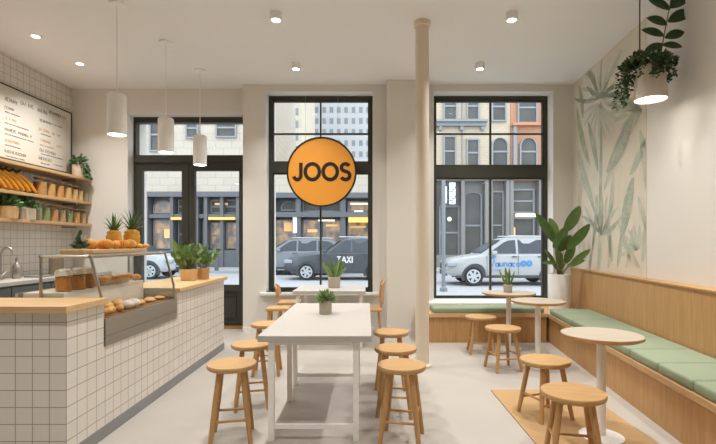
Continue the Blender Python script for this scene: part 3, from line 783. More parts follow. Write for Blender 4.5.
# big banana leaves
mleaf(607, 172, 634, 112, 19, 2, 3, .08); mleaf(622, 236, 633, 178, 17, 2, 3, -.03); mleaf(646, 190, 640, 130, 14, 1, 2, .1)
mleaf(594, 205, 578, 150, 14, 1, 3, -.1); mleaf(590, 165, 577, 108, 11, 4, 2, -.1); mleaf(583, 118, 579, 86, 9, 4, 2, .1)
mleaf(606, 232, 613, 172, 9, 1, 2, .12); mleaf(640, 268, 626, 242, 10, 3, 2, -.15); mleaf(642, 262, 645, 222, 10, 1, 2, .1)
for a in range(9):
    an = math.radians(25+a*16); mleaf(601, 235, 601+22*math.cos(an), 235-42*math.sin(an), 5, 1 if a % 2 else 2, 3, .1*(-1)**a, False)
for a in range(7):
    an = math.radians(60+a*22); mleaf(637, 250, 637+16*math.cos(an), 250-26*math.sin(an), 5, 1, 3, .1, False)
for a in range(6):
    an = math.radians(150+a*20); mleaf(642, 110, 642+34*math.cos(an), 110-26*math.sin(an), 7, 1, 2, .1, False)
for (x0, y0, x1, y1, w_, m_) in ((612, 110, 628, 66, 13, 1), (596, 84, 588, 72, 8, 4), (607, 80, 622, 50, 9, 1), (630, 175, 646, 138, 12, 1), (598, 172, 588, 122, 10, 2), (604, 190, 618, 140, 9, 1),
        (577, 225, 583, 160, 8, 3), (580, 262, 577, 205, 9, 1), (612, 262, 604, 205, 11, 1), (630, 262, 618, 222, 9, 1), (646, 232, 638, 196, 9, 1), (592, 250, 597, 195, 8, 2)): mleaf(x0, y0, x1, y1, w_, m_, 2, .06)
for a in range(5): mleaf(590+a*9, 268, 588+a*11, 240-3*a, 8, 1 if a % 2 else 3, 2, .1)
tag(b.build('wall_mural', M_mu, fix=False), 'pale tropical leaf mural on the wall above the oak panelling', 'mural')

# hanging planter lamp
HX, HY = 2.62, 4.25
hp = thing('hanging_planter_lamp', 'hanging lamp shaped like a pot with trailing green plants', 'hanging planter', (HX, HY, H))
zb = zz(100, HY)-H; zt = zb+.30
b = MB(); b.lathe([(0, zt-.02), (.105, zt-.02), (.105, zt), (.115, zt), (.14, zb), (.132, zb), (.12, zb+.06), (0, zb+.06)], 36); b.build('lamp_pot', mat('planter_grey', (206, 194, 176), .6), hp, True)
b = MB(); b.lathe([(0, zb+.012), (.131, zb+.012), (.131, zb+.02), (0, zb+.02)], 32); b.build('diffuser', M_lens, hp)
b = MB(); b.tube([(-.1, 0, 0), (-.1, 0, zt-.01)], .006, 6); b.lathe([(0, 0), (.05, 0), (.05, -.02), (0, -.02)], 20, (-.1, 0, 0)); b.build('suspension_rod', M_frame, hp)
b = MB(); q = random.Random(5)
for sidx in range(46):
    a = q.uniform(0, 2*PI); r0 = q.uniform(.05, .12); L = q.uniform(.10, .26)
    if math.cos(a) < -.3: L *= 1.35
    if math.sin(a) < -.2 and abs(math.cos(a)) < .75: L *= .55
    if math.cos(a) > .5: L *= .8
    out = q.uniform(.05, .13)
    if math.cos(a) < 0: out *= 1.5
    n = int(L/.017)+5
    for j in range(n):
        u = j/n
        if u < .3: rr = r0+out*(u/.3); z = zt+.05*math.sin(u/.3*PI)+.02
        else: rr = r0+out+.012*math.sin(9*u); z = zt+.02-L*(u-.3)/.7*1.1
        p = Vector((rr*math.cos(a), rr*math.sin(a), z))
        b.mi = (sidx+j) % 2
        for s_ in (-1, 1):
            dv = Vector((q.uniform(-1, 1), q.uniform(-1, 1), q.uniform(-.8, .4))).normalized()*.034
            b.leaf(p, p+dv, .024, (q.uniform(-.5, .5), -1, .5), .1, .2, 3)
for j in range(420):
    a = q.uniform(0, 2*PI); rr = .2*math.sqrt(q.random()); p = Vector((1.15*rr*math.cos(a)-.03, rr*math.sin(a), zt+.02+.15*(1-(rr/.2)**2)*q.uniform(.3, 1)))
    b.mi = j % 2
    b.leaf(p, p+Vector((q.uniform(-1, 1), q.uniform(-1, 1), q.uniform(-.2, .8))).normalized()*.042, .028, (q.uniform(-.5, .5), -1, .6), .1, .2, 3)
b.build('trailing_foliage', LP, hp)
b = MB(); s = MB()
def SP(px, py): return Vector((xx(px, HY)-HX, 0, zz(py, HY)-H))
pts = [SP(661, 52), SP(666, 25), SP(670, 5), SP(672, -18)]; s.tube(pts, [.006, .005, .004, .003], 6); s.build('upright_stem', M_stem, hp, True)
for k, (x0, y0, x1, y1, w) in enumerate(((663, 44, 648, 49, .07), (662, 45, 679, 47, .07), (664, 36, 646, 28, .09), (665, 38, 681, 33, .085), (667, 25, 651, 16, .10), (668, 22, 688, 12, .10), (670, 10, 653, -2, .1), (670, 8, 685, -4, .1), (672, -14, 658, -28, .09), (672, -14, 686, -28, .09))):
    p0, p1 = SP(x0, y0), SP(x1, y1); w *= 1.2; p1 = p0+(p1-p0)*1.12; p1.y += .03*(-1)**k; b.mi = 1 if k % 2 else 1
    b.leaf(p0, p1, w, (.1, -1, .35), .1, .18, 8)
b.build('broad_leaves', LP, hp)
ld = bpy.data.lights.new('planter', 'AREA'); ld.shape = 'DISK'; ld.size = .24; ld.energy = .9; ld.spread = math.radians(100); ld.color = WARM
lo = bpy.data.objects.new('planter_bulb', ld); COL.objects.link(lo); lo.parent = hp; lo.location = (0, 0, zb-.004)

# ------------------------------------------------------------------ back wall of the serving side
SX = XL+.30
for (z, w) in ((2.345, 'top oak wall shelf, under the menu board'), (1.985, 'middle oak wall shelf holding the fruit and jars'), (1.645, 'bottom oak wall shelf holding planters and jars')):
    t = thing('wall_shelf', w, 'shelf', (0, 0, z))
    b = MB(); b.box(XL, SX, 3.4, 7.155, -.04, 0, .004); b.build('board', M_oak_s, t)
    for yy in (4.3, 6.9):
        b = MB(); b.box(XL, XL+.22, yy, yy+.02, -.07, -.04); b.build('bracket', M_steel, t)
# menu board
mb = thing('menu_board', 'white menu board with a black frame above the shelves', 'menu board', (XL+.01, 0, 2.36))
b = MB(); b.box(0, .03, 3.9, 7.05, .06, .97); b.build('panel', mat('menu_white', (208, 202, 191), .6, var=.01), mb)
b = MB(); b.box(0, .04, 3.88, 7.07, .045, .06); b.box(0, .04, 3.88, 7.07, .97, .985); b.box(0, .04, 3.88, 3.9, .06, .97); b.box(0, .04, 7.05, 7.07, .06, .97); b.build('frame', M_frame, mb)
def MBP(px, py):    # point on the board face from the sight line
    X = XL+.042; Y = X*460/(px-367); return (Y, zz(py, Y)-2.36)
T1, T2 = MB(), MB()
def scribble(B, px, py, L, hgt, seed):
    hgt *= .78; q = random.Random(seed); y, z = MBP(px, py); y1, _ = MBP(px+L, py); n = max(3, int((y1-y)/(hgt*.75))); st_ = (y1-y)/n
    for i in range(n):
        if q.random() < .1: continue
        a = y+i*st_; w_ = st_*.7; k_ = q.randint(0, 4)
        pl = lambda u, v, d: (.0305+d, u, v)
        pts = {0: [(a, z), (a, z+hgt), (a+w_, z), (a+w_, z+hgt)], 1: [(a+w_, z+hgt), (a, z+hgt), (a, z), (a+w_, z)], 2: [(a, z+hgt), (a+w_*.5, z), (a+w_, z+hgt)],
               3: [(a, z), (a+w_*.5, z+hgt), (a+w_, z)], 4: [(a, z), (a, z+hgt), (a+w_, z+hgt*.7), (a, z+hgt*.4), (a+w_, z)]}[k_]
        B.stroke(pts, hgt*.2, pl, th=.001)
for k, (px, py, L, h, c) in enumerate(((5, 100, 13, .055, 0), (21, 104, 13, .055, 0), (38, 111, 10, .055, 0), (49, 113, 17, .055, 0),
        (5, 108, 11, .04, 0), (5, 112, 15, .02, 0), (6, 119, 11, .04, 1), (5, 123, 24, .016, 0), (5, 130, 27, .045, 0), (5, 134, 29, .016, 0), (5, 141, 15, .04, 1), (5, 145, 16, .016, 0), (5, 152, 23, .045, 0), (5, 156, 20, .016, 0),
        (40, 121, 11, .045, 0), (51, 124, 11, .016, 0), (39, 130, 16, .045, 1), (41, 134, 10, .016, 0), (41, 141, 10, .04, 1), (40, 145, 14, .016, 1), (40, 151, 16, .045, 0), (41, 154, 22, .016, 0), (39, 159, 13, .045, 0), (40, 163, 10, .016, 0), (54, 165, 9, .016, 0), (57, 136, 4, .04, 1), (57, 147, 5, .04, 1))):
    scribble(T1 if c == 0 else T2, px, py, L, h, 100+k)
T1.build('lettering', mat('menu_ink', (98, 86, 72), .7), mb); T2.build('orange_lettering', mat('menu_orange', (206, 152, 88), .7), mb)
potted('shelf_plant', 'green trailing plant in a cream pot on the top shelf end', 'potted plant', (XL+.19, 7.0, 2.345), .085, .09, .19, M_cream, LG, fol_trail)
# jars on the two lower shelves
M_jlid = mat('jar_lid', (186, 144, 98), .6)
def shelf_jar(x, y, z, r, h, col, label, group, lid=True):
    t = thing('storage_jar', label, 'jar', (x, y, z), 0, group)
    b = MB(); b.lathe([(0, 0), (r*.95, 0), (r, .008), (r, h*.86), (r*.86, h*.93), (r*.86, h), (r*.8, h), (r*.8, h*.92), (r*.93, h*.84), (r*.93, .006), (0, .005)], 20); b.build('glass_jar', M_glass2, t, True)
    b = MB(); b.lathe([(0, .007), (r*.92, .007), (r*.92, h*.8), (0, h*.82)], 18); b.build('contents', mat('jar_fill_%d_%d_%d' % col, col, .8, var=.3, scale=40), t, True)
    if lid:
        b = MB(); b.lathe([(0, h), (r*.88, h), (r*.9, h+.004), (r*.9, h+.016), (0, h+.018)], 18); b.build('lid', M_jlid, t, True)
JX = SX-.10
fy = lambda px, X=JX: X*460/(px-367)
for k, (px, r, col) in enumerate(((40, .082, (190, 140, 82)), (49.5, .075, (208, 156, 92)), (58.5, .072, (212, 152, 86)), (66.5, .068, (220, 174, 116)), (73.5, .062, (216, 172, 116)), (79.5, .055, (222, 182, 130)))):
    shelf_jar(JX, fy(px), 1.985, r, .225-.006*k, col, f'{ORD[k]} brown storage jar from the fruit on the middle shelf', 'jars on the middle shelf')
shelf_jar(JX+.02, fy(84.5), 1.985, .04, .17, (200, 180, 150), 'small clear jar at the window end of the middle shelf', 'jars on the middle shelf', False)
for k, (px, r, col) in enumerate(((36, .072, (158, 148, 122)), (44, .074, (142, 152, 104)), (52.5, .074, (196, 148, 98)), (60.5, .07, (184, 150, 114)), (68, .066, (146, 152, 108)), (75, .066, (214, 162, 100)), (82, .058, (206, 170, 124)))):
    shelf_jar(JX, fy(px), 1.645, r, .225-.005*k, col, f'{ORD[k]} storage jar from the planters on the bottom shelf', 'jars on the bottom shelf')
potted('shelf_planter', 'green herbs in a wide tan planter on the bottom shelf', 'potted plant', (JX, fy(6), 1.645), .12, .125, .15, M_tan, LG, fol_bush(.15, .13, 170, .07, .03, 31))
potted('shelf_planter', 'green herbs in a cream planter beside the jars on the bottom shelf', 'potted plant', (JX, fy(25), 1.645), .115, .12, .15, M_cream, LG, fol_bush(.15, .13, 160, .07, .03, 32))
# yellow fruit leaning in a row
for k, px in enumerate((-14, -10.7, -7.5, -4.2, -1, 2.3, 5.5, 8.8, 12, 15.3, 18.5, 21.8)):
    t = thing('yellow_fruit', f'{ORD[11-k]} long yellow orange fruit from the jars, leaning on the middle shelf', 'fruit', (JX+.02 if k % 2 else JX-.04, fy(px), 1.985), 0, 'long yellow fruit on the middle shelf')
    b = MB(); n = 11; pts = []; rad = []
    for i in range(n):
        u = i/(n-1); pts.append((0, -.11+.33*u, .235-.20*u+.025*math.sin(PI*u))); rad.append(.006+.0185*math.sin(PI*(.08+.84*u))**.6)
    b.tube(pts, rad, 12); b.build('flesh', M_banana, t, True)
    b = MB()
    for j in range(7 if k % 3 else 3):
        a = j*.9; b.leaf((0, -.10, .235), (.045*math.cos(a), -.11+.045*math.sin(a), .285), .025, (0, -1, .6))
    b.build('leaf_tuft', M_leafB, t)
# back worktop with cabinets
CX = -3.99
M_cab = mat('cabinet_grey', (96, 100, 100), .5)
b = MB(); b.box(XL, CX+.02, 3.2, 7.155, 0, .045, .003)
tag(b.build('back_worktop', M_whitetop, None, False, (0, 0, .87)), 'long white worktop along the tiled wall', 'worktop')
for k in range(6):
    ya = 3.2+k*.655; w = .65
    t = thing('base_cabinet', f'grey base cabinet under the white worktop, {ORD[5-k]} from the door wall', 'cabinet', (CX, ya, 0), 0, 'grey base cabinets')
    b = MB(); b.box(XL-CX+.002, -.02, .002, w, .1, .868); b.box(XL-CX+.002, -.06, .002, w, 0, .1); b.build('carcass', M_cab, t)
    b = MB(); b.box(-.02, 0, .006, w-.004, .11, .845, .002); dr = b.build('door', M_cab, t)
    b = MB(); b.tube([(0, .06, .74), (.025, .06, .74), (.025, .22, .74), (0, .22, .74)], .006, 6); b.build('handle', M_steel, dr, True)
t = thing('kitchen_faucet', 'steel gooseneck faucet on the white worktop', 'faucet', (-4.3, 5.40, .915))
b = MB(); b.lathe([(0, 0), (.028, 0), (.028, .05), (.014, .06), (0, .06)], 16); b.build('base', M_steel, t, True)
b = MB(); b.tube([(0, 0, .04), (0, 0, .3), (.03, 0, .36), (.08, 0, .385), (.13, 0, .36), (.15, 0, .3)], .012, 10); b.build('spout', M_steel, t, True)
b = MB(); b.tube([(0, .02, .05), (0, .08, .09)], .007, 8); b.build('lever', M_steel, t, True)
b = MB(); b.lathe([(0, 0), (.045, 0), (.05, .02), (.05, .15), (.03, .18), (.015, .2), (.015, .25), (0, .25)], 20)
tag(b.build('soap_bottle', M_steel, None, True, (-4.28, 5.62, .915)), 'steel pump bottle beside the faucet', 'bottle')
b = MB(); b.lathe([(0, 0), (.085, 0), (.09, .01), (.085, .28), (.078, .28), (.08, .02), (0, .015)], 24)
tag(b.build('crock', mat('taupe_crock', (150, 132, 110), .6), None, True, (-4.22, 6.25, .915)), 'taupe cylinder crock on the white worktop seen over the display case', 'crock')
b = MB(); b.box(-.1, .1, -.14, .14, 0, .02, .003)
tag(b.build('grey_tray', M_plinth, None, False, (-4.2, 5.9, .915)), 'flat grey tray on the white worktop', 'tray')

# ------------------------------------------------------------------ round JOOS sign hung in the window
SXc, SY, SZ = xx(321.7, 7.08), 7.08, zz(172, 7.08)
sg = thing('round_sign', 'round orange sign with black letters and a black rim, in the window', 'sign', (SXc, SY, SZ))
R = .535
def circ(r, n=64): return [(r*math.cos(2*PI*i/n), r*math.sin(2*PI*i/n)) for i in range(n)]
b = MB(); b.prism(circ(R-.015), -.012, .012); b.build('disc', mat('sign_orange', (246, 166, 62), .5, var=.01), sg)
b = MB(); b.stroke(circ(R-.009), .026, lambda u, v, d: (u, -.02+d, v), True, .04); b.build('rim', M_ink, sg)
def arc(cx, cy, rx, ry, a0, a1, n=14): return [(cx+rx*math.cos(math.radians(a0+(a1-a0)*i/n)), cy+ry*math.sin(math.radians(a0+(a1-a0)*i/n))) for i in range(n+1)]
GL = {'J': ([[(.52, 1), (.52, .34)]+arc(.30, .30, .22, .24, 0, -165)], .62), 'O': ([arc(.5, .5, .44, .44, 0, 360, 32)[:-1]], 1.0),
      'S': ([arc(.33, .735, .25, .205, 25, 250, 14)+arc(.33, .285, .27, .225, 78, -155, 16)], .66),
      'T': ([[(.0, .93), (.62, .93)], [(.31, .93), (.31, 0)]], .62), 'A': ([[(0, 0), (.33, 1)], [(.33, 1), (.66, 0)], [(.14, .33), (.52, .33)]], .66),
      'X': ([[(0, 0), (.55, 1)], [(.55, 0), (0, 1)]], .55), 'I': ([[(.1, 0), (.1, 1)]], .2)}
def text(B, s, h, w, place, gap=.14, cx=True, fx=1.0):
    tot = sum(GL[c][1] for c in s)*fx+gap*(len(s)-1); x = -tot/2 if cx else 0
    for c in s:
        for pl in GL[c][0]:
            B.stroke([((x+u*fx)*h, v*h) for u, v in pl], w*h, place, c == 'O', .004)
        x += GL[c][1]*fx+gap
b = MB(); text(b, 'JOOS', .275, .2, lambda u, v, d: (u, -.0121-d, v-.135), .10, True, .90); b.build('lettering', M_ink, sg)
b = MB()
for sx_ in (-.25, .25): b.tube([(sx_, .0, .45), (sx_, .0, 3.60-SZ+.02)], .002, 5)
b.build('hanging_wire', M_steel, sg)

# ------------------------------------------------------------------ the street outside
M_road = mat('asphalt', (158, 160, 162), .9, var=.1, scale=.6)
M_walk = mat('pavement', (158, 160, 161), .9, var=.06, scale=.8)
b = MB(); b.box(-60, 60, 7.81, 12.6, -.14, -.02); struct(b.build('pavement_near', M_walk))
b = MB(); b.box(-60, 60, 12.6, 22.5, -.3, -.14); struct(b.build('road', M_road))
b = MB(); b.box(-60, 60, 22.5, 90, -.2, -.02); struct(b.build('pavement_far', M_walk))
FY = 26.0
fx = lambda p: xx(p, FY); fz = lambda p: zz(p, FY)
M_pane = mat('street_pane', (84, 84, 82), .4, var=.5, scale=1.1, spec=.25)
M_panel_dk = mat('storefront_blue_grey', (94, 97, 101), .6, var=.08)
M_wframe = mat('facade_window_frame', (132, 136, 139), .6)
M_stone = tiles('limestone_blocks', (182, 174, 160), (176, 168, 154), (162, 154, 141), .9, .42, .02, .8, .1, .5)
M_stone2 = tiles('cream_brick', (186, 173, 152), (180, 167, 146), (166, 154, 135), .4, .15, .012, .85, .1, .5)
M_brick = tiles('orange_brick', (176, 126, 98), (169, 120, 92), (160, 134, 114), .3, .12, .012, .85, .1, .5)
M_grey = tiles('grey_tower_stone', (172, 174, 176), (168, 170, 172), (160, 162, 164), 2, 1.2, .04, .9, .1, .5)
M_tower = tiles('beige_tower_stone', (186, 176, 158), (180, 170, 152), (168, 158, 142), 2, 1.2, .04, .9, .1, .5)
M_warm = emit('warm_shop_light', (1.0, .56, .22), .26)
def lit_shop(name, dark, light, strength, scale):
    m = emit(name, light, strength); nt = m.node_tree; N = nt.nodes; L = nt.links; p = N['Principled BSDF']
    tc = N.new('ShaderNodeTexCoord'); mp = N.new('ShaderNodeMapping'); mp.inputs['Scale'].default_value = (1.5, 1, 1.1); L.new(tc.outputs['Object'], mp.inputs[0])
    v = N.new('ShaderNodeTexNoise'); v.inputs['Scale'].default_value = scale; v.inputs['Detail'].default_value = 5; L.new(mp.outputs[0], v.inputs['Vector'])
    r = N.new('ShaderNodeValToRGB'); r.color_ramp.elements[0].position = .38; r.color_ramp.elements[1].position = .68
    r.color_ramp.elements[0].color = (*dark, 1); r.color_ramp.elements[1].color = (*light, 1)
    L.new(v.outputs['Fac'], r.inputs[0]); L.new(r.outputs[0], p.inputs['Emission Color']); p.inputs['Base Color'].default_value = (.12, .11, .1, 1); p.inputs['Roughness'].default_value = .3
    return m
M_shop = lit_shop('shop_interior', (.05, .06, .07), (.66, .36, .12), .8, 1.8)
M_glow = emit('bright_lamp_glow', (1.0, .84, .62), .7)
M_signor = emit('backlit_orange_sign', (1.0, .45, .09), .55)
def rect(x0, x1, z0, z1): return [(x0, z0), (x1, z0), (x1, z1), (x0, z1)]
def archp(x0, x1, z0, z1, k=.5):
    r = (x1-x0)/2; ry = r*k*2; cx_ = (x0+x1)/2
    return [(x0, z0), (x1, z0)]+[(cx_+r*math.cos(PI*i/12), z1-ry+ry*math.sin(PI*i/12)) for i in range(13)]
def inset(poly, w):
    cx_ = sum(p[0] for p in poly)/len(poly); cz = sum(p[1] for p in poly)/len(poly)
    hw = max(abs(p[0]-cx_) for p in poly); hz = max(abs(p[1]-cz) for p in poly)
    return [(cx_+(x-cx_)*(1-w/hw), cz+(z-cz)*(1-w/hz)) for x, z in poly]
def fwin(root, poly, y=FY, w=.09, pm=None, bars=True):
    """window of a facade: real frame ring standing out of the wall, pane set in it"""
    b = MB(); inn = inset(poly, w); n = len(poly)
    A = [b.bm.verts.new((u, y-.14, v)) for u, v in poly]; B = [b.bm.verts.new((u, y-.14, v)) for u, v in inn]
    A2 = [b.bm.verts.new((u, y+.02, v)) for u, v in poly]; B2 = [b.bm.verts.new((u, y+.02, v)) for u, v in inn]
    for i in range(n):
        j = (i+1) % n
        b._f([A[i], A[j], B[j], B[i]]); b._f([A[j], A[i], A2[i], A2[j]]); b._f([B[i], B[j], B2[j], B2[i]])
    xs = [p[0] for p in inn]; zs = [p[1] for p in inn]
    if bars:
        zm = (min(zs)+max(zs))/2; b.box(min(xs), max(xs), y-.11, y-.03, zm-.05, zm+.05)
    f = b.build('window', M_wframe, root)
    b = MB(); b.prism(inn, y-.06, y-.02); b.build('pane', pm or M_pane, f)
    return f
def PB(b, p0, p1, q0, q1, y0, y1): b.box(fx(p0), fx(p1), y0, y1, fz(q1), fz(q0))   # a box by sight lines at the facade
# stone building across from the door
A = thing('stone_building', 'pale stone building across the street, seen through the glass door', 'building', (0, 0, 0))
b = MB(); b.box(-22, fx(268), FY, FY+10, 4.2, 16); b.build('stone_wall', M_stone, A)
b = MB(); b.box(-22, fx(268), FY+.6, FY+10, 0, 4.2)
PB(b, 40, 268, 192, 197, FY-.25, FY+.6)
for p in (100, 130, 147, 172, 185, 197, 206, 222, 238, 252, 266): PB(b, p-1.6, p+1.6, 197, 268, FY-.1, FY+.6)
PB(b, 40, 268, 214, 218, FY, FY+.5); PB(b, 40, 268, 250, 268, FY, FY+.5)
b.build('shopfront', M_panel_dk, A)
for (p0, p1, q0, q1) in ((186, 199, 118, 139), (216, 237, 118, 138), (120, 140, 118, 138), (150, 161, 118, 152), (250, 264, 118, 138), (186, 199, 70, 96), (216, 237, 70, 96)): fwin(A, rect(fx(p0), fx(p1), fz(q1), fz(q0)))
fwin(A, archp(fx(150), fx(171), fz(213), fz(200), .35), FY+.5, .08, M_shop, False)
for (p0, p1, q0, q1) in ((150, 170, 219, 249), (175, 183, 219, 249), (200, 205, 219, 249), (208, 220, 222, 249), (224, 236, 222, 249), (208, 236, 199, 213), (175, 195, 199, 213), (240, 251, 219, 249)):
    fwin(A, rect(fx(p0), fx(p1), fz(q1), fz(q0)), FY+.55, .06, M_shop if p0 in (150, 208, 224) and q0 > 200 else M_pane)
b = MB(); PB(b, 210, 236, 217.5, 220, FY-.3, FY-.1); PB(b, 173, 183, 217.5, 220, FY-.3, FY-.1); b.build('orange_light_bar', M_signor, A)
b = MB(); PB(b, 213, 226, 202.5, 204.5, FY+.3, FY+.4); PB(b, 161, 171, 229, 238, FY+.42, FY+.47); b.build('window_lights', M_warm, A)
# low corner shop across from the middle window
Bq = thing('corner_shop', 'low stone fronted shop with warm lit windows behind the dark taxi', 'building', (0, 0, 0))
b = MB(); b.box(fx(268)+.02, 2.0, FY, FY+8, 4.15, 5.75); b.box(fx(268)+.02, 2.0, FY-.15, FY, 5.55, 5.8); b.build('stone_parapet', M_stone, Bq)
b = MB(); b.box(fx(268)+.02, 2.0, FY+.8, FY+8, 0, 4.15); PB(b, 268.5, 401, 193, 198, FY-.2, FY+.8); PB(b, 268.5, 401, 212, 217, FY-.1, FY+.8)
for p in (270, 298, 343, 372, 399): PB(b, p-2.5 if p != 270 else p-1, p+2.5 if p != 399 else p+1.5, 198, 268, FY, FY+.8)
PB(b, 268.5, 401, 250, 268, FY+.1, FY+.8); b.build('shopfront', M_panel_dk, Bq)
fwin(Bq, archp(fx(279), fx(297), fz(210), fz(200), .4), FY+.7, .07, M_pane, False)
for (p0, p1, q0, q1, mm) in ((273, 295, 219, 249, M_shop), (301, 319, 219, 249, M_shop), (322, 340, 219, 249, M_shop), (347, 369, 219, 249, M_shop), (301, 340, 200, 211, M_pane), (347, 369, 200, 211, M_shop), (375, 396, 200, 249, M_pane)):
    fwin(Bq, rect(fx(p0), fx(p1), fz(q1), fz(q0)), FY+.75, .06, mm, False)
b = MB(); PB(b, 348.5, 368, 217.5, 222.5, FY-.25, FY-.1); b.build('orange_sign_board', M_signor, Bq)
b = MB(); PB(b, 350, 368, 202, 204, FY+.5, FY+.6); PB(b, 354, 363, 210, 212.5, FY+.4, FY+.55); PB(b, 317, 334, 219, 221, FY+.5, FY+.6); b.build('strip_lights', M_glow, Bq)
b = MB()
for (p0, p1, q0, q1) in ((282, 290, 222, 231), (306, 316, 229, 232), (325, 337, 224, 226), (350, 366, 225.5, 227.5)): PB(b, p0, p1, q0, q1, FY+.62, FY+.68)
b.build('lit_displays', M_warm, Bq)
b = MB(); PB(b, 293, 297, 217, 233, FY-.05, FY+.0); b.build('white_banner', M_white, Bq)
# cream and orange terrace across from the right window
Cq = thing('cream_terrace', 'cream brick building with a grey ledge over grey shopfronts', 'building', (0, 0, 0))
b = MB(); b.box(2.05, fx(510), FY, FY+9, 4.9, 15); b.build('brick_wall', M_stone2, Cq)
Dq = thing('orange_terrace', 'orange brick building with arched windows beside the cream one', 'building', (0, 0, 0))
b = MB(); b.box(fx(510)+.02, 16, FY, FY+9, 4.9, 15); b.build('brick_wall', M_brick, Dq)
for (p0, p1, q0, q1, a) in ((443, 456, 136, 167, 0), (466, 479, 139, 167, 0), (491, 508, 138, 167, 1), (443, 457, 92, 121, 0), (466, 479, 92, 121, 0), (491, 506, 92, 122, 0), (412, 428, 136, 167, 0)):
    fwin(Cq, archp(fx(p0), fx(p1), fz(q1), fz(q0)) if a else rect(fx(p0), fx(p1), fz(q1), fz(q0)))
for (p0, p1, q0, q1, a) in ((519, 537, 138, 167, 1), (517, 537, 92, 124, 0), (552, 570, 138, 167, 1), (552, 570, 92, 124, 0)):
    fwin(Dq, archp(fx(p0), fx(p1), fz(q1), fz(q0)) if a else rect(fx(p0), fx(p1), fz(q1), fz(q0)))
b = MB(); PB(b, 430, 486, 121.5, 123.5, FY-.5, FY); PB(b, 432, 485, 123.5, 127, FY-.3, FY)
for p in (440, 461, 482): PB(b, p-1.5, p+1.5, 127, 131, FY-.25, FY)
b.build('ledge', M_wframe, Cq)
b = MB(); PB(b, 511, 560, 124, 126.5, FY-.35, FY); b.build('ledge', mat('orange_ledge', (184, 128, 100), .8), Dq)
b = MB(); PB(b, 512.5, 516, 126, 172, FY-.2, FY-.02); b.build('downpipe', M_wframe, Dq)
b = MB(); PB(b, 461.5, 462.5, 90, 168, FY-.08, FY); b.build('downpipe', M_wframe, Cq)
for (T, p0, p1, wins) in ((Cq, 403.5, 510, ((440, 461, 205, 260, 0), (465, 484, 192, 260, 1), (493, 506, 190, 260, 0), (410, 430, 195, 260, 0))), (Dq, 510.4, 640, ((514, 537, 188, 213, 0), (514, 537, 217, 260, 0), (545, 570, 190, 260, 0)))):
    b = MB(); PB(b, p0, p1, 174, 268, FY+.55, FY+6)
    PB(b, p0, p1, 170, 178, FY-.2, FY+.55); PB(b, p0, p1, 255, 268, FY+.1, FY+.55)
    for p in ((406, 434, 463, 487, 491, 508) if T is Cq else (512, 541, 575)): PB(b, p-1.7, p+1.7, 178, 268, FY, FY+.55)
    b.build('shopfront', mat('shopfront_grey', (124, 123, 120), .6, var=.08), T)
    for (a, c, q0, q1, ar) in wins:
        fwin(T, archp(fx(a), fx(c), fz(q1), fz(q0), .15) if ar else rect(fx(a), fx(c), fz(q1), fz(q0)), FY+.5, .1, M_pane)
b = MB(); PB(b, 515, 536, 214, 217, FY-.3, FY); b.build('lit_awning', M_glow, Dq)
b = MB(); PB(b, 511, 517, 227, 236, FY+.3, FY+.4); b.build('lit_display', M_warm, Dq)
b = MB(); b.ball((fx(450), FY+.2, fz(219)), .13, 12, 8); b.build('wall_lamp', M_glow, Cq, True)
for (p0, p1, q0, q1, nn) in ((441.5, 445.5, 187, 203, 7), (448.5, 454, 183, 204, 7)):
    b = MB(); h_ = fz(q0)-fz(q1); w_ = fx(p1)-fx(p0); q = random.Random(p0)
    for i in range(nn):
        z0 = fz(q1)+h_*i/nn; x0 = fx(p0); pl = lambda u, v, d: (u, FY-.32-d, v)
        hh = h_/nn*.62
        b.stroke([[(x0, z0), (x0, z0+hh), (x0+w_, z0+hh), (x0+w_, z0), (x0, z0)], [(x0, z0), (x0, z0+hh), (x0+w_, z0), (x0+w_, z0+hh)], [(x0+w_, z0+hh), (x0, z0+hh), (x0, z0), (x0+w_, z0)]][i % 3], .07, pl, th=.03)
    b.build('sign_lettering', emit('sign_white_glow', (.75, .88, 1.0), .5), Cq)
    b = MB(); PB(b, p0-.4, p1+.4, q0-.5, q1+.5, FY-.29, FY-.1); b.build('blade_sign', M_panel_dk, Cq)
# towers beyond
def tower(name, label, x0, x1, y0, y1, h, m, nx, nz, dz, hw):
    t = thing(name, label, 'building', (0, 0, 0))
    b = MB(); b.box(x0, x1, y0, y1, 0, h); b.build('tower_wall', m, t)
    b = MB(); dx = (x1-x0)/nx
    for i in range(nx):
        for j in range(nz):
            cx_ = x0+dx*(i+.5); z0 = 6+j*dz
            if z0+2 < h:
                b.box(cx_-dx*.24, cx_+dx*.24, y0-.1, y0+.05, z0, z0+hw)
    b.build('windows', mat('tower_pane', (118, 124, 130), .5, var=.2, scale=.4), t)
tower('grey_tower', 'distant pale grey tower with a grid of small windows', -16.4, 24, 110, 130, 52, M_grey, 23, 18, 2.65, 1.35)
tower('beige_tower', 'distant beige tower beside the grey one', -36, -11.3, 80, 100, 46, M_tower, 10, 20, 2.2, 1.2)

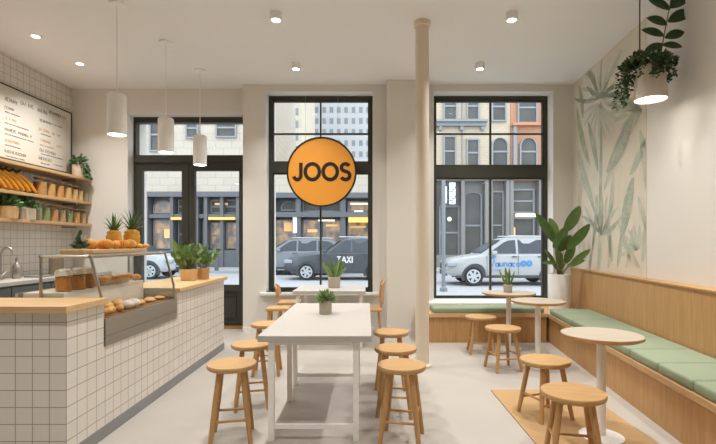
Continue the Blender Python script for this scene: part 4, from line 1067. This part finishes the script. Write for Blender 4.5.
# cars
M_tyre = mat('tyre_rubber', (44, 45, 47), .85); M_rim = mat('wheel_alloy', (190, 194, 198), .35, metal=.5); M_cg = mat('car_glass', (56, 63, 70), .25, var=.2, spec=.4)
M_trim = mat('car_trim', (62, 66, 70), .6)
def car(name, label, X, Y, paint, letter=None, flip=False, shift=0.0):
    """front towards -x; X is the nose, Y the near flank"""
    t = thing(name, label, 'car', (X, Y, -.14), PI if flip else 0, None)
    CS = lambda x: x+shift*(1-(x-1.15)/3.3)
    L, Wd = 4.55, 1.85
    top = [(0, .62), (.06, .80), (.25, .92), (.8, 1.02), (1.25, 1.08), (2.2, 1.10), (3.4, 1.12), (4.2, 1.12), (4.48, 1.05), (4.55, .8)]
    def interp(P, x):
        for (a, c), (a2, c2) in zip(P, P[1:]):
            if x <= a2: return c+(c2-c)*(x-a)/(a2-a)
        return P[-1][1]
    b = MB(); rings = []
    for i in range(33):
        x = L*i/32; zt_ = interp(top, x); zb_ = .30+.12*max(0, 1-x/.35)+.12*max(0, (x-4.2)/.35)
        endt = min(1, .62+.38*min(x, L-x)/.5)**.6; hw = Wd/2*endt
        zs = [(zb_, .90), (zb_+.08, .985), (.58, 1.0), (.75 if zt_ > .8 else zt_-.06, 1.0), (zt_-.05, .965), (zt_, .90), (zt_+.015, .5)]
        lo_ = [(x, Wd/2-hw*f, z) for z, f in zs]; hi_ = [(x, Wd/2+hw*f, z) for z, f in reversed(zs)]
        rings.append([b.bm.verts.new(p) for p in lo_+hi_])
    n = len(rings[0])
    for A_, B_ in zip(rings, rings[1:]):
        for i in range(n): b._f([A_[i], A_[(i+1) % n], B_[(i+1) % n], B_[i]])
    b._f(rings[0]); b._f(rings[-1][::-1]); body = b.build('body', paint, t, True)
    # cabin
    cab = [(1.15, 1.07), (1.95, 1.60), (2.2, 1.68), (2.9, 1.72), (3.9, 1.66), (4.25, 1.52), (4.45, 1.10)]
    b = MB(); rings = []
    for x, z in cab:
        x = CS(x)
        tp = min(1, (z-1.05)/.5); wb_, wt_ = .84, .84-.14*tp
        rings.append([b.bm.verts.new(p) for p in ((x, Wd/2-wb_, 1.04), (x, Wd/2-wt_, z-.05*tp), (x, Wd/2-wt_+.12, z), (x, Wd/2+wt_-.12, z), (x, Wd/2+wt_, z-.05*tp), (x, Wd/2+wb_, 1.04))])
    n = 6
    for A_, B_ in zip(rings, rings[1:]):
        for i in range(n): b._f([A_[i], A_[(i+1) % n], B_[(i+1) % n], B_[i]])
    b._f(rings[0]); b._f(rings[-1][::-1]); b.build('cabin', paint, t, True)
    def side(z): return .84-.14*(z-1.04)/.56
    def pane(poly, nm='side_window'):
        b = MB()
        for sgn in (-1, 1):
            a_ = [b.bm.verts.new((CS(u), Wd/2+sgn*(side(v)+.012), v)) for u, v in poly]; c_ = [b.bm.verts.new((CS(u), Wd/2+sgn*(side(v)-.03), v)) for u, v in poly]
            b._f(a_); b._f(c_[::-1])
            for i in range(len(poly)): b._f([a_[i], a_[(i+1) % len(poly)], c_[(i+1) % len(poly)], c_[i]])
        b.build(nm, M_cg, t)
    pane([(1.45, 1.12), (2.42, 1.12), (2.42, 1.60), (2.2, 1.58), (2.02, 1.51)]); pane([(2.5, 1.12), (3.35, 1.12), (3.35, 1.60), (2.5, 1.61)]); pane([(3.43, 1.12), (4.22, 1.14), (4.08, 1.48), (3.86, 1.57), (3.43, 1.60)])
    b = MB(); quad_pane(b, [(CS(1.22), Wd/2-.72, 1.13), (CS(1.22), Wd/2+.72, 1.13), (CS(1.92), Wd/2+.62, 1.585), (CS(1.92), Wd/2-.62, 1.585)], (-.55, 0, .8)); 
    for v in b.bm.verts: v.co += Vector((-.008, 0, .012))
    b.build('windscreen', M_cg, t)
    # wheels in dark arches
    b = MB()
    for wx in (.92, 3.6):
        for yy, s_ in ((-.004, 1), (Wd+.004, -1)):
            b.prism([(wx+.42*math.cos(PI*i/20-.15), .36+.42*math.sin(PI*i/20-.0)) for i in range(24)], yy, yy+.02*s_)
    b.build('wheel_arches', M_trim, t)
    b = MB(); b.box(.3, 4.25, -.002, .02, .28, .36); b.box(-.01, .06, .3, Wd-.3, .34, .5); b.build('lower_trim', M_trim, t)
    for wx in (.92, 3.6):
        for yy in (-.02, Wd-.2):
            b = MB(); mt = Matrix.Translation((wx, yy+.11, .34)) @ Matrix.Rotation(PI/2, 4, 'X')
            b.lathe([(.0, -.1), (.25, -.1), (.32, -.11), (.34, -.08), (.34, .08), (.32, .11), (.25, .1), (0, .1)], 28, (0, 0, 0), mt)
            w_ = b.build('wheel', M_tyre, t, True)
            b = MB(); y_ = yy-.012 if yy < 1 else yy+.222
            b.stroke([(wx+.215*math.cos(2*PI*i/28), .34+.215*math.sin(2*PI*i/28)) for i in range(28)], .045, lambda u, v, d: (u, y_+d, v), True, .02)
            for k in range(6):
                a = k*PI/3+.2; b.stroke([(wx+.03*math.cos(a), .34+.03*math.sin(a)), (wx+.2*math.cos(a), .34+.2*math.sin(a))], .085, lambda u, v, d: (u, y_+d, v), False, .02)
            b.prism([(wx+.06*math.cos(2*PI*i/12), .34+.06*math.sin(2*PI*i/12)) for i in range(12)], y_-.004, y_+.02); b.build('rim', M_rim, w_)
    b = MB()
    for yy in (.03, Wd-.33): b.box(.02, .34, yy, yy+.3, .68, .82, .03)
    b.build('headlight', mat('headlight_lens', (150, 158, 164), .2), t)
    b = MB(); b.box(-.005, .1, .35, Wd-.35, .55, .75, .01); b.build('grille', M_trim, t)
    b = MB(); b.box(1.55, 1.72, -.10, .06, 1.08, 1.22, .03); b.box(1.55, 1.72, Wd-.06, Wd+.1, 1.08, 1.22, .03); b.build('wing_mirror', paint, t)
    b = MB(); b.tube([(2.2, .27, 1.74), (4.0, .27, 1.72)], .02, 6); b.tube([(2.2, Wd-.27, 1.74), (4.0, Wd-.27, 1.72)], .02, 6); b.build('roof_rail', M_rim, t)
    b = MB(); b.box(1.38, 1.392, -.003, .02, .4, 1.06); b.box(2.46, 2.472, -.003, .02, .4, 1.06); b.box(3.38, 3.392, -.003, .02, .4, 1.06); b.box(2.25, 2.4, -.02, .03, 1.0, 1.03); b.box(3.15, 3.3, -.02, .03, 1.0, 1.03); b.build('door_seams', M_trim, t)
    if letter: letter(t)
    return t
def taxi_text(t):
    b = MB(); text(b, 'TAXI', .26, .16, lambda u, v, d: (u+2.45, -.006-d, v+.70), .13); b.build('lettering', M_white, t)
def blue_text(t):
    b = MB(); pl = lambda u, v, d: (u, -.006-d, v); x = 1.50; h = .2; z = .68; w = .038; k = .68
    b.stroke([(x, z+h), (x+.07, z), (x+.15, z+h*1.1)], w, pl); x += .23
    for ch in 'aunaco':
        if ch in 'ao': b.stroke([(x+k*.08*math.cos(i*PI/6), z+k*(.09+.09*math.sin(i*PI/6))) for i in range(12)], w, pl, True)
        if ch == 'a': b.stroke([(x+k*.09, z), (x+k*.09, z+k*.2)], w, pl)
        if ch == 'u': b.stroke([(x-k*.07, z+k*.2), (x-k*.06, z+k*.04), (x, z), (x+k*.06, z+k*.04), (x+k*.08, z+k*.2)], w, pl)
        if ch == 'n': b.stroke([(x-k*.07, z), (x-k*.07, z+k*.17), (x, z+k*.2), (x+k*.06, z+k*.16), (x+k*.07, z)], w, pl)
        if ch == 'c': b.stroke(arc(x, z+k*.09, k*.08, k*.09, 50, 310, 10), w, pl)
        x += .147
    x += .03
    for i in range(2): b.stroke([(x+i*.2+.07*math.cos(q*PI/6), z+.1+.07*math.sin(q*PI/6)) for q in range(12)], .08, pl, True)
    b.stroke([(1.52, 1.02), (1.7, 1.02)], .035, pl); b.stroke([(1.5, .94), (1.54, .985), (1.6, .935), (1.66, .985)], .035, pl)
    b.stroke([(1.52, .56), (1.62, .56)], .022, pl); b.stroke([(1.66, .56), (1.9, .56)], .022, pl)
    b.build('blue_lettering', mat('blue_vinyl', (70, 132, 184), .5), t)
P_dark = mat('dark_car_paint', (66, 70, 76), .3, var=.04, spec=.6)
P_grey = mat('grey_car_paint', (112, 118, 124), .3, var=.04, spec=.6)
P_silver = mat('silver_car_paint', (160, 162, 162), .3, var=.03, spec=.6)
P_white = mat('white_car_paint', (176, 180, 184), .3, var=.02, spec=.6)
car('taxi', 'dark grey taxi with white letters on its door, in the middle window', -3.33, 18.3, P_dark, taxi_text, False, .42)
car('parked_car', 'mid grey parked car half hidden behind the dark taxi', xx(243.5, 21.2), 21.2, P_grey)
car('parked_car', 'silver car with blue lettering on its door, in the right window', xx(447, 15.9), 15.9, P_silver, blue_text)
car('parked_car', 'white car seen low through the glass door', xx(180, 19.5), 20.6, P_white, None, True)
b = MB(); b.tube([(0, 0, 0), (0, 0, 3.6)], .06, 12); b.lathe([(0, 0), (.12, 0), (.12, .1), (.06, .14)], 14)
tag(b.build('street_pole', mat('pole_grey', (120, 126, 132), .5), None, True, (xx(443.5, 14.2), 14.2, -.14)), 'grey street pole in front of the silver car', 'pole')
b = MB(); b.lathe([(0, 0), (.1, 0), (.1, .75), (.07, .85), (0, .87)], 16)
tag(b.build('bollard', M_panel_dk, None, True, (xx(216.5, 22.8), 22.8, -.02)), 'dark bollard on the far pavement, seen through the door', 'bollard')
